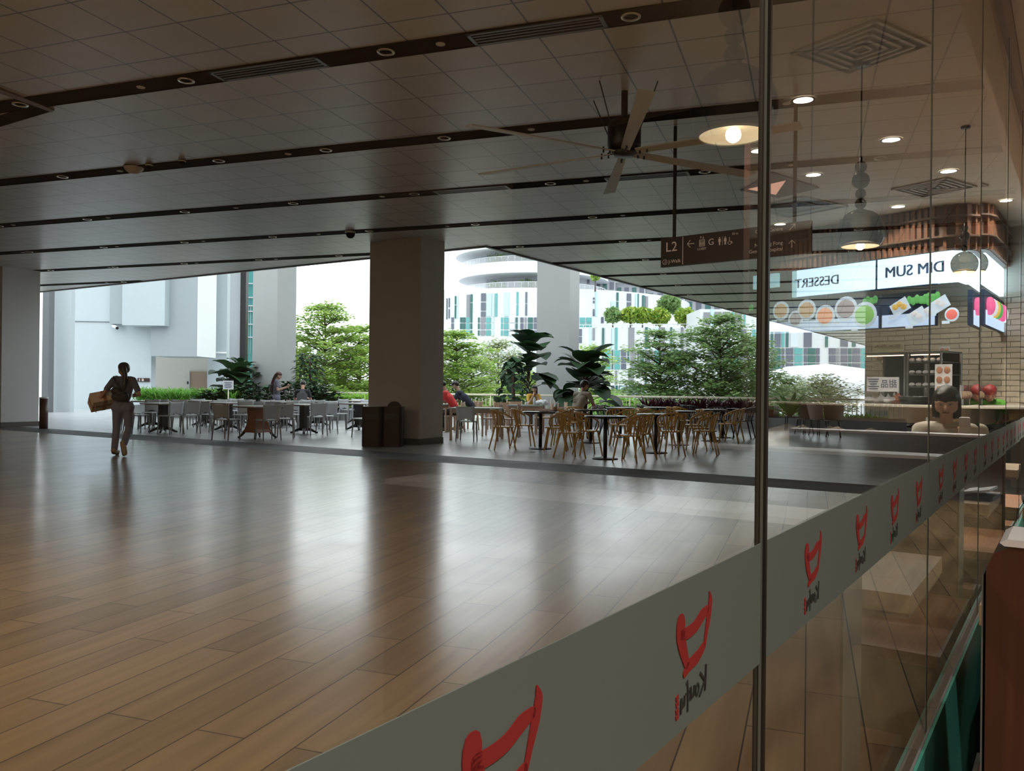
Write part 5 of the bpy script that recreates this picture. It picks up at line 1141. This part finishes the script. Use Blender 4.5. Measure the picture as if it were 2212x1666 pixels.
mass(690, 800, 30, 30, .44, .8, 1700, 'lime_bed', 'bright lime leafy bed left of the tan pillar', 'leafK', .36, .075, 12)
mass(955, 1060, 33.5, 33.2, .0, .9, 700, 'hedge_bed', 'light green low bed beyond the railing by the red-shirted person', 'leafK', .3, .07, 13)
mass(1175, 1650, 33, 31.0, -.25, .95, 3200, 'lawn_bed', 'green creeping bed beyond the railing on the right', 'leafG', .3, .05, 14, dep=2.5)
mass(1655, 1900, 27.8, 27, .15, .45, 1500, 'ground_cover', 'green ground cover in the long concrete planter', 'leafG', .25, .05, 15, dep=1.6)
def planter(px0, px1, Y0, Y1, z0, z1, dep, name, label, mat, slat=False):
    a = at(px0, 833, Y0); b = at(px1, 833, Y1); a.z = b.z = 0; d = (b-a); L_ = d.length; rz = math.atan2(d.y, d.x); t = thing(name, label, 'planter', (a+b)/2+UP*z0, rz)
    MB().box((0, dep/2, (z1-z0)/2), (L_, dep, z1-z0)).build('box', mat, t); MB().box((0, dep/2, z1-z0+.003), (L_-.08, dep-.08, .006)).build('soil', 'soil', t)
    if slat:
        m = MB(); n = int(L_/.05)
        for k in range(n): m.box((-L_/2+(k+.5)*L_/n, -.012, (z1-z0)/2), (.032, .02, z1-z0))
        m.build('slats', 'slat', t)
planter(290, 525, 30.5, 29, 0, .42, .9, 'long_planter', 'long pale planter holding the bright ferns', 'conc')
planter(440, 725, 28.8, 28.6, 0, .34, 1.6, 'low_planter', 'low planter holding the dark glossy shrubs', 'skirt')
planter(722, 805, 29.3, 29.3, 0, .42, 1.0, 'pale_planter', 'pale concrete planter left of the tan pillar holding lime plants', 'conc')
planter(1395, 1650, 26.6, 25.8, 0, .50, .8, 'purple_planter', 'low planter under the row of purple plants', 'conc')
planter(1040, 1390, 26.4, 26.2, 0, .36, .6, 'croton_planter', 'low planter with red-leafed plants before the railing', 'conc')
planter(1606, 1960, 26.2, 24.2, 0, .36, 1.7, 'concrete_planter', 'long grey concrete planter wall to the right of the chairs', 'conc')
planter(1612, 1672, 26.9, 26.4, .36, .70, .6, 'slatted_planter', 'reddish slatted wooden planter box at the glass edge', 'dwood', True)
planter(1318, 1372, 27.6, 27.4, .36, .62, .6, 'slatted_planter', 'reddish slatted wooden planter box behind the black chairs', 'dwood', True)
# railing
rp = [at(640, 833, 33.4), at(960, 833, 32), at(1270, 833, 30.5), at(1645, 833, 28.9), at(1960, 833, 27.4)]
t = thing('railing', 'long cream railing along the far edge of the terrace', 'railing', (rp[0].x, rp[0].y, 0))
m = MB(); m.ring([V((p.x, p.y, .93))-t.location for p in rp], .035, 8); m.build('top_rail', 'rail', t)
m = MB(); mm_ = MB()
for a, b in zip(rp[:-1], rp[1:]):
    n = int((b-a).length/1.5)
    for k in range(n):
        p = a+(b-a)*k/n-t.location; p.z = 0; MB().cyl(p, p+UP*.92, .022).build('post', 'rail', t)
    n = int((b-a).length/.14)
    for k in range(n): p = a+(b-a)*k/n-t.location; p.z = 0; mm_.box((p.x, p.y, .40), (.025, .012, .78))
mm_.build('balusters', 'rail', t)
# placard
p = at(493, 866, 28.2); t = thing('placard', 'small white placard on a thin stand before the big-leafed plant', 'sign', (p.x, p.y, 0))
MB().cyl((0, 0, 0), (0, 0, 1.15), .018).build('stand', 'rail', t); MB().lathe([(0, .02), (.16, .02), (.18, 0)], 20).build('base', 'steel', t); bd = MB().box((0, -.02, 1.2), (.36, .015, .30)).build('board', 'paper', t)
m = MB()
for k in range(4): m.box((0, -.03, 1.28-.055*k), (.26-.05*(k % 2), .004, .02))
m.build('printed_lines', 'ink', bd)

# ================================================================== beyond the terrace: trees and buildings
def tree(px, Y, ztop, hw, mat, label, tiers, n, seed, lsz=.27, z0=-7, layered=.55, zlow=.2, tr=.16, name='layered_tree', sparse=1.0):
    rr = random.Random(seed); base = at(px, 833, Y); base.z = z0; t = thing(name, label, 'tree', base); H_ = ztop-z0; s = MB(); m = MB()
    s.ring([(0, 0, 0), (.1, 0, H_*.5), (0, .1, H_*.97)], [tr, tr*.7, .03], 8); zl = zlow-z0; cl = []
    for i in range(tiers):
        f = i/(tiers-1) if tiers > 1 else 1; z = zl+(H_-zl)*f; r_ = hw*(math.sqrt(max(.05, 1-f*f*.93)) if f > .12 else .92)*rr.uniform(.88, 1.1); nb = max(5, int(10-4*f))
        for k in range(nb):
            a = 2*PI*(k+rr.random()*.7)/nb; L_ = r_*rr.uniform(.6, 1.05); e = V((math.cos(a)*L_, math.sin(a)*L_, z+rr.uniform(-.18, .25)+L_*.06)); b = V((0, 0, z-L_*.35))
            s.ring([b, (b+e)/2+UP*.05, e], [.04, .028, .012], 5)
            cl.append((e, .42+.1*rr.random())); cl.append((b+(e-b)*.62+UP*.12+V((rr.uniform(-.3, .3), rr.uniform(-.3, .3), 0)), .42))
            if L_ > 1.2: q = e+V((rr.uniform(-.6, .6), rr.uniform(-.6, .6), rr.uniform(-.15, .2))); cl.append((q, .38)); cl.append((b+(e-b)*.35+UP*.1, .35))
    tot = sum(c[1]**2 for c in cl)
    for q, w in cl:
        for _ in range(int(n*sparse*w*w/tot)):
            a = rr.uniform(0, 2*PI); d = w*math.sqrt(rr.random())*1.5; p = q+V((math.cos(a)*d, math.sin(a)*d, rr.gauss(0, .035+.22*(1-layered))-d*.10)); r2 = rr.uniform(0, 2*PI); ll = lsz*rr.uniform(.6, 1.2)
            u = V((math.cos(r2), math.sin(r2), rr.uniform(-.35, .35)))*ll; v = V((-math.sin(r2), math.cos(r2), rr.uniform(-.5, .5)))*ll*.5
            m.add([p-u*.5, p+v*.5, p+u*.5, p-v*.5], [(0, 1, 2, 3)])
    m.build('foliage', mat, t); s.build('trunk', 'bark', t); return t
tree(700, 47, 5.6, 3.3, 'leafA', 'broad layered tree right of the tall pillar, its crown rising against the sky', 10, 17000, 1, layered=.8)
tree(775, 50, 4.6, 3.0, 'leafA', 'layered tree crown reaching behind the left edge of the tan pillar', 9, 13000, 2, layered=.8)
tree(640, 56, 4.4, 3.4, 'leafB', 'darker tree half hidden behind the tall pale pillar', 8, 9000, 3)
tree(985, 47, 4.1, 2.6, 'leafA', 'bright layered tree just right of the tan pillar', 9, 14000, 4, layered=.8)
tree(1075, 56, 4.0, 3.1, 'leafC', 'olive airy tree with visible branches left of the hanging-leafed plant', 7, 9000, 5, layered=.3, name='airy_tree')
tree(1140, 50, 1.9, 2.2, 'leafA', 'low bright tree behind the tall terrace pillar', 5, 7000, 6)
tree(1283, 50, 3.5, 1.5, 'leafA', 'small yellow-green tree just right of the tall terrace pillar', 5, 4500, 7)
tree(1425, 42, 4.0, 1.9, 'leafB', 'open layered tree before the white striped building', 7, 6500, 8, layered=.9, zlow=.9)
tree(1555, 41, 4.7, 2.6, 'leafB', 'large layered green tree left of the glass edge', 9, 14000, 9, layered=.7, zlow=.3)
tree(1625, 46, 3.8, 2.3, 'leafB', 'green tree right behind the glass edge', 7, 8000, 10, layered=.6)
tree(1700, 50, 1.7, 1.6, 'leafB', 'low green tree above the bird nest fern', 4, 4000, 11)
tree(1778, 46, 1.7, 1.9, 'leafC', 'pale airy tree in front of the white canopy roof', 5, 4200, 12, layered=.2, name='airy_tree')
tree(1335, 46, .55, 3.0, 'leafK', 'low light green tree tops just above the railing', 2, 5000, 13)
tree(1490, 50, .5, 3.0, 'leafK', 'low light green tree tops below the open layered tree', 2, 4000, 14)
flat([(-90, 34.5), (90, 34.5), (90, 260), (-90, 260)], -8, -7).build('ground', 'ground', kind='structure')
# round white block
CT = V((4.25, 172, 0)); RT = 32
def cyl_hit(px, c, r):
    d = ray(px, 833); d.z = 0; d.normalize(); b = d.dot(c); q = b*b-(c.length_squared-r*r)
    return d*(b-math.sqrt(max(0, q)))
def arcwall(m, c, r, z0, z1, a0=0, a1=360, n=96, th=0):
    vs = []; fs = []
    for k in range(n+1):
        a = R(a0+(a1-a0)*k/n); vs += [(c.x+r*math.sin(a), c.y-r*math.cos(a), z0), (c.x+r*math.sin(a), c.y-r*math.cos(a), z1)]
    for k in range(n): fs.append((2*k, 2*k+2, 2*k+3, 2*k+1))
    m.add(vs, fs, True); return m
def disc(m, c, r, z0, z1, n=72):
    m.prism([(c.x+r*math.cos(2*PI*k/n), c.y+r*math.sin(2*PI*k/n)) for k in range(n)], z0, z1); return m
tw = thing('round_building', 'large round white building with striped windows and planted balconies', 'building', CT)
zw = at(1150, 622, 140).z
disc(MB(), V((0, 0, 0)), RT, -7, zw).build('wall', 'bwhite', tw)
def cw(m, px0, px1, py0, py1, out=.12):
    a = cyl_hit(px0, CT, RT); b = cyl_hit(px1, CT, RT); z1 = at(px0, py0, a.y).z; z0 = at(px0, py1, a.y).z; n = (a+b)/2-CT; n.z = 0; n.normalize()
    q = [V((a.x, a.y, z0)), V((b.x, b.y, z0)), V((b.x, b.y, z1)), V((a.x, a.y, z1))]; m.poly([p+n*.02-CT for p in q], out, n)
WN = dict(D='wD', G='wG', T='wT', L='wL', g='wg', W='wW')
def win(fn, par, px0, px1, rows_, c):
    m = MB()
    for y0, y1 in rows_: fn(m, px0, px1, y0, y1)
    m.build('window', WN[c], par)
U = [(636, 655), (657, 683)]
for a in [(963, 965, [(645, 690)], 'D'), (968, 970, [(644, 664), (668, 688)], 'D'), (981, 984, [(640, 658), (660, 688)], 'G'), (985, 987.4, [(640, 662), (664, 688)], 'L'), (1006.5, 1013.6, [(637, 686)], 'g'), (1015, 1019, [(636, 653), (655, 686)], 'G'), (1037.5, 1047.6, [(634, 651), (654, 671), (673.5, 684.5)], 'D'), (1050, 1060, [(634, 683)], 'L'), (1062, 1066, [(634, 684)], 'L'), (1068, 1072.6, [(634, 684)], 'T'), (1087, 1098, [(632, 683)], 'L'), (1114, 1118, [(631, 656), (658, 682)], 'T'), (1133, 1137, [(631, 655), (657, 682)], 'D'),
 (1279, 1282, [(643, 647), (650, 655), (668, 683)], 'D'), (1284, 1288, [(630, 683)], 'L'), (1317.6, 1327.5, [(651, 665), (667, 683)], 'L'), (1329.5, 1333.5, [(632, 650), (652, 668), (670, 690)], 'G'), (1352, 1360, [(634, 650), (653, 668)], 'D'), (1361, 1369, [(634, 668)], 'W'), (1370, 1374, [(635, 668)], 'L'), (1374.5, 1377, [(635, 668)], 'G'), (1385, 1390, [(638, 668)], 'G'), (1392, 1397, [(640, 672)], 'g'), (1297, 1302, [(685, 698)], 'D')]: win(cw, tw, *a)
g3 = [(686, 697), (699, 711), (714, 725)]
for a in [(974, 979, 'D'), (993, 995, 'G'), (996, 1004, 'G'), (1005.5, 1013, 'T'), (1015, 1019, 'G'), (1031.5, 1034.6, 'G'), (1037, 1047, 'g'), (1049, 1059, 'T'), (1062, 1066, 'L'), (1081, 1084.5, 'T'), (1087, 1097, 'T'), (1099.5, 1110.6, 'W'), (1112.6, 1117, 'G'), (1122.5, 1129.6, 'D'), (1132, 1136, 'g'), (1139, 1149.7, 'G'), (1151.7, 1159, 'D'), (1251, 1262, 'T'), (1264.5, 1276, 'T')]: win(cw, tw, a[0], a[1], g3, a[2])
# balconies
CB = V((3.8, 155, 0)); off = CB-CT
def zz(py): return at(1120, py, 141).z
for i, (zf, zt_, zr) in enumerate(((zz(622), zz(588), zz(608)), (zz(563), zz(534), zz(551)))):
    disc(MB(), off, 14 if i else 14.5, zf-.9 if i == 0 else zz(588), zf).build('balcony_slab', 'bwhite', tw)
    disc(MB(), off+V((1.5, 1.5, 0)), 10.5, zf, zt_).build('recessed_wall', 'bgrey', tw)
    m = arcwall(MB(), off, 13.7, zf, zr-.08, -85, 85); m.build('glass_rail', M['railglass'] if 'railglass' in M else M.setdefault('railglass', panemat('rail_glass', .2, (.85, .92, .92))), tw)
    m = MB(); pts = [off+V((13.7*math.sin(R(a)), -13.7*math.cos(R(a)), zr)) for a in range(-85, 86, 5)]; m.ring(pts, .06, 6)
    for p in pts[::1]: m.ring([p, V((p.x, p.y, zf))], .04, 5)
    m.build('handrail', 'bwhite', tw)
    for a in (-16, 6, 24): 
        q = off+V((1.5, 1.5, 0))+V((10.55*math.sin(R(a)), -10.55*math.cos(R(a)), 0)); MB().box((q.x, q.y, zf+1.2), (.5, .25, 2.3), R(a)).build('slit_window', 'wD', tw)
    m = MB(); rr = random.Random(i)
    for k in range(900):
        a = rr.choice((-38, -30, -8, -2, 20, 34))+rr.uniform(-5, 5); q = off+V((12.2*math.sin(R(a)), -12.2*math.cos(R(a)), zf+rr.uniform(.1, 1.1+rr.random()*.8))); m.leaf(q, (rr.uniform(-1, 1), rr.uniform(-1, 1), .5), .4, .2, .5, shape=[.2, 1, .1])
    m.build('balcony_plants', 'leafB', tw)
disc(MB(), off, 14.6, zz(534), zz(520)).build('roof_slab', 'bwhite', tw)
gb = thing('grey_block', 'grey penthouse blocks stepping above the round white building', 'building', V((24, 165, 15)))
for (x0, x1, y0, y1, Y) in ((1250, 1275, 585, 640, 150), (1270, 1330, 600, 650, 156), (1330, 1395, 612, 660, 158), (1395, 1480, 620, 690, 160), (1480, 1560, 640, 700, 165)):
    m = MB(); a = at(x0, y1, Y); b = at(x1, y0, Y); m.box(((a.x+b.x)/2, Y+3, (a.z+b.z)/2), (b.x-a.x, 6, b.z-a.z), mx=Matrix.Translation(-gb.location)); o = m.build('block', 'bgrey', gb)
    m = MB(); m.box(((a.x+b.x)/2, Y+2.5, b.z+.2), (b.x-a.x+1.5, 8, .5), mx=Matrix.Translation(-gb.location)); m.build('eave', 'bwhite', o)
    for k in range(4):
        xa = x0+(x1-x0)*(k+.2)/4; xb = x0+(x1-x0)*(k+.75)/4; a2 = at(xa, y0+(y1-y0)*.5, Y-.1); b2 = at(xb, y0+(y1-y0)*.2, Y-.1); MB().box(((a2.x+b2.x)/2, Y-.1, (a2.z+b2.z)/2), (b2.x-a2.x, .2, b2.z-a2.z), mx=Matrix.Translation(-gb.location)).build('window', 'wD' if k % 2 else 'wG', o)
def block(name, label, px0, px1, py_top, Y, dep, mat='bwhite'):
    a = at(px0, py_top, Y); b = at(px1, py_top, Y); t = thing(name, label, 'building', V(((a.x+b.x)/2, Y, 0)))
    MB().box((0, dep/2, (a.z-7)/2), (b.x-a.x, dep, a.z+7)).build('wall', mat, t); t['wy'] = Y; return t
def pw(t, Y):
    def f(m, px0, px1, py0, py1):
        a = at(px0, py1, Y); b = at(px1, py0, Y); m.box(((a.x+b.x)/2, Y-.07, (a.z+b.z)/2), (b.x-a.x, .14, b.z-a.z), mx=Matrix.Translation(-t.location))
    return f
tb = block('striped_building', 'long white building with vertical window stripes below the roof garden', 1190, 1512, 706, 125, 9)
f = pw(tb, 125)
for a in [(1250, 1257, [(711, 726), (728, 741)], 'D'), (1273, 1277, [(709, 754)], 'L'), (1280, 1285, [(709, 735)], 'g'), (1300, 1305, [(709, 755)], 'G'), (1307, 1320, [(709, 755)], 'W'), (1321, 1327, [(709, 755)], 'L'), (1328.5, 1334, [(708, 755)], 'T'), (1357, 1370, [(708, 754)], 'g'), (1393, 1399, [(707, 754)], 'G'), (1416, 1422, [(707, 754)], 'L'), (1423, 1436, [(707, 728), (730, 754)], 'g'), (1447, 1452, [(707, 754)], 'G'), (1470, 1476, [(707, 754)], 'g'), (1486.7, 1500, [(706, 754)], 'D'), (1502.6, 1508.5, [(706, 754)], 'T'),
 (1328, 1333, [(801, 830)], 'g'), (1357, 1369, [(801, 830)], 'g'), (1393, 1397, [(801, 830)], 'G'), (1440, 1447, [(801, 830)], 'g'), (1470, 1478, [(801, 830)], 'W')]: win(f, tb, *a)
g3 = [(757, 769), (771, 784), (786, 798)]; cs = 'GTGTDGgDGDgTDgGTDDGgTGDg'
x = 1300; k = 0
for w_ in (5, 13, 4, 13, 12, 5, 13, 5, 9, 12, 5, 12, 12, 4, 12, 12, 5, 12, 8):
    win(f, tb, x, x+w_-1, g3 if k % 7 != 5 else g3[:2], cs[k % 24]); x += w_+1.6; k += 1
x = 1320; k = 0
for w_ in (7, 5, 12, 5, 12, 12, 6, 13): win(f, tb, x, x+w_, [(833, 846), (848, 853)], 'DGDDDDLD'[k]); x += w_+2.4; k += 1
q = at(1343, 839, 124.8); o = MB().ring([q-tb.location-V((0, .02, 0)), q-tb.location-V((0, .08, 0))], .45, 20, flat=.62).build('oval_mark', 'wL', tb)
m = MB(); a = at(1190, 703, 124.8); b = at(1512, 700, 124.8); m.ring([a-tb.location, b-tb.location], .06, 6)
for k in range(24): p = a+(b-a)*k/23-tb.location; m.ring([p, p-UP*.5], .04, 5)
m.build('roof_rail', 'bwhite', tb)
tb2 = block('striped_building', 'white building with dark window grids right of the roof garden', 1512, 1905, 668, 117, 9)
f = pw(tb2, 117)
for a in [(1519.5, 1533.5, [(675, 704)], 'g'), (1535, 1542, [(668, 704)], 'L'), (1544, 1558, [(674, 704)], 'g'), (1561, 1577, [(674, 704)], 'g'), (1580, 1585, [(674, 704)], 'T'), (1587, 1602, [(674, 704)], 'g'), (1606, 1610, [(674, 704)], 'T'),
 (1664, 1670, [(717, 750)], 'G'), (1673, 1686, [(717, 750)], 'D'), (1688, 1694, [(717, 750)], 'T'), (1697, 1703, [(717, 750)], 'G'), (1736, 1753, [(719, 750)], 'D'), (1782, 1788, [(727, 750)], 'G'), (1815, 1831, [(732, 749)], 'D'), (1840, 1848, [(735, 749)], 'G'), (1707, 1725, [(717, 750)], 'W'), (1697, 1703, [(802, 818)], 'G'), (1790, 1805, [(802, 817)], 'g'), (1830, 1838, [(802, 815)], 'G'),
 (1540, 1552, [(712, 750)], 'g'), (1570, 1576, [(712, 750)], 'G'), (1600, 1612, [(712, 750)], 'D'), (1625, 1632, [(712, 750)], 'T')]: win(f, tb2, *a)
g3 = [(752.5, 766), (768, 782.5), (785, 799)]; k = 0
for x0, x1 in ((1530, 1543), (1545, 1557), (1560, 1566), (1568, 1580), (1583, 1595), (1598, 1604), (1606, 1618), (1664, 1670), (1671, 1686), (1688, 1694), (1697, 1713), (1715.5, 1733), (1736, 1743), (1744.5, 1761), (1762.5, 1770), (1790, 1805), (1807, 1813), (1815.5, 1830), (1832, 1839), (1841, 1857), (1859, 1869), (1871, 1885)):
    win(f, tb2, x0, x1, g3, 'DGDGTDgDGDDTDGDDgDGDTD'[k]); k += 1
m = MB(); o = thing('canopy', 'low curved white canopy roof in front of the right-hand building', 'canopy', at(1790, 830, 75))
m.ring([at(1640, 836, 78)-o.location, at(1700, 819, 76)-o.location, at(1790, 814, 75)-o.location, at(1880, 826, 74)-o.location, at(1960, 850, 73)-o.location], [2.0]*5, 16, flat=.4); m.build('roof', 'bwhite', o)
m = MB(); 
for x in (1700, 1790, 1870): p = at(x, 833, 75); p.z = -7; m.cyl(p-o.location, V((p.x, p.y, 0))-o.location, .2)
m.build('columns', 'bwhite', o)
def ball_tree(px, py, r, Y, mat, label, seed, n=900):
    rr = random.Random(seed); c = at(px, py, Y); t = thing('roof_tree', label, 'tree', c-UP*2.2); m = MB()
    for k in range(n):
        v = V((rr.gauss(0, 1), rr.gauss(0, 1), rr.gauss(0, 1))).normalized()*r*Y/FOC*(rr.random()**.3)*rr.uniform(.8, 1.1); v.z *= .85; p = v+UP*2.2
        u = V((rr.uniform(-1, 1), rr.uniform(-1, 1), rr.uniform(-1, 1)))*.35; w = V((rr.uniform(-1, 1), rr.uniform(-1, 1), rr.uniform(-1, 1)))*.25; m.add([p-u, p+w, p+u, p-w], [(0, 1, 2, 3)])
    m.build('foliage', mat, t); MB().cyl((0, 0, -.3), (0, 0, 2.2), .14, .06).build('trunk', 'bark', t)
ball_tree(1324, 681, 19, 128, 'leafB', 'small dark round tree at the left end of the roof garden', 1)
for k, (px, py, r) in enumerate(((1362, 681, 21), (1388, 681, 20), (1425, 684, 23), (1480, 684, 22))): ball_tree(px, py, r, 128, 'lemon', 'round yellow-green tree on the roof garden, %s from the left' % ORD[k], 2+k)
ball_tree(1446, 658, 25, 131, 'leafB', 'taller dark tree behind the yellow-green roof trees', 9, 1300)
ball_tree(1286, 598, 9, 138, 'leafA', 'small bright tree on the roof of the round building beside the pillar', 10, 300)
# ================================================================== light and camera
w = bpy.data.worlds.new('overcast'); sc.world = w; w.use_nodes = True; N = w.node_tree.nodes; L = w.node_tree.links
bg = N['Background']; tc = N.new('ShaderNodeTexCoord'); sx = N.new('ShaderNodeSeparateXYZ'); L.new(tc.outputs['Generated'], sx.inputs[0])
cr = N.new('ShaderNodeValToRGB'); cr.color_ramp.elements[0].position = .48; cr.color_ramp.elements[0].color = (.30, .34, .32, 1); cr.color_ramp.elements[1].position = .53; cr.color_ramp.elements[1].color = (.90, .96, 1, 1)
mr = N.new('ShaderNodeMapRange'); mr.inputs[1].default_value = -1; L.new(sx.outputs['Z'], mr.inputs[0]); L.new(mr.outputs[0], cr.inputs[0]); L.new(cr.outputs[0], bg.inputs[0]); bg.inputs[1].default_value = 3.0
def area(name, loc, sz, e, c, rot=(0, 0, 0), spread=180):
    l = bpy.data.lights.new(name, 'AREA'); l.shape = 'DISK'; l.size = sz; l.energy = e; l.color = c; l.spread = R(spread); o = bpy.data.objects.new(name, l); col.objects.link(o); o.location = loc; o.rotation_euler = rot; return o
for x, y in ((-2.5, 4.5), (-6, 4.5), (-10, 4), (-14, 4), (-3, 0), (-8, 0), (-13, 0), (-18, 6)):
    area('deck_fill', (x, y, CH-.05), .2, 95, (1, .78, .55))  # warm fill added out of view to brighten the deck
cam = bpy.data.cameras.new('camera'); co = bpy.data.objects.new('camera', cam); col.objects.link(co); sc.camera = co
cam.sensor_fit = 'HORIZONTAL'; cam.sensor_width = 36; cam.lens = FOC/2212*36; cam.clip_end = 1000; cam.clip_start = .02
mm = Matrix.Identity(4)
for i, a in enumerate((CR, CU, -_f)):
    for j in range(3): mm[j][i] = a[j]
mm.translation = V((0, 0, EYE)); co.matrix_world = mm
vs = sc.view_settings; vs.view_transform = 'Standard'; vs.look = 'None'; vs.exposure = 0; vs.gamma = 1; vs.use_curve_mapping = False
sc.cycles.max_bounces = 10; sc.cycles.transparent_max_bounces = 24; sc.cycles.use_denoising = True
sc.cycles.caustics_reflective = False; sc.cycles.sample_clamp_indirect = 8
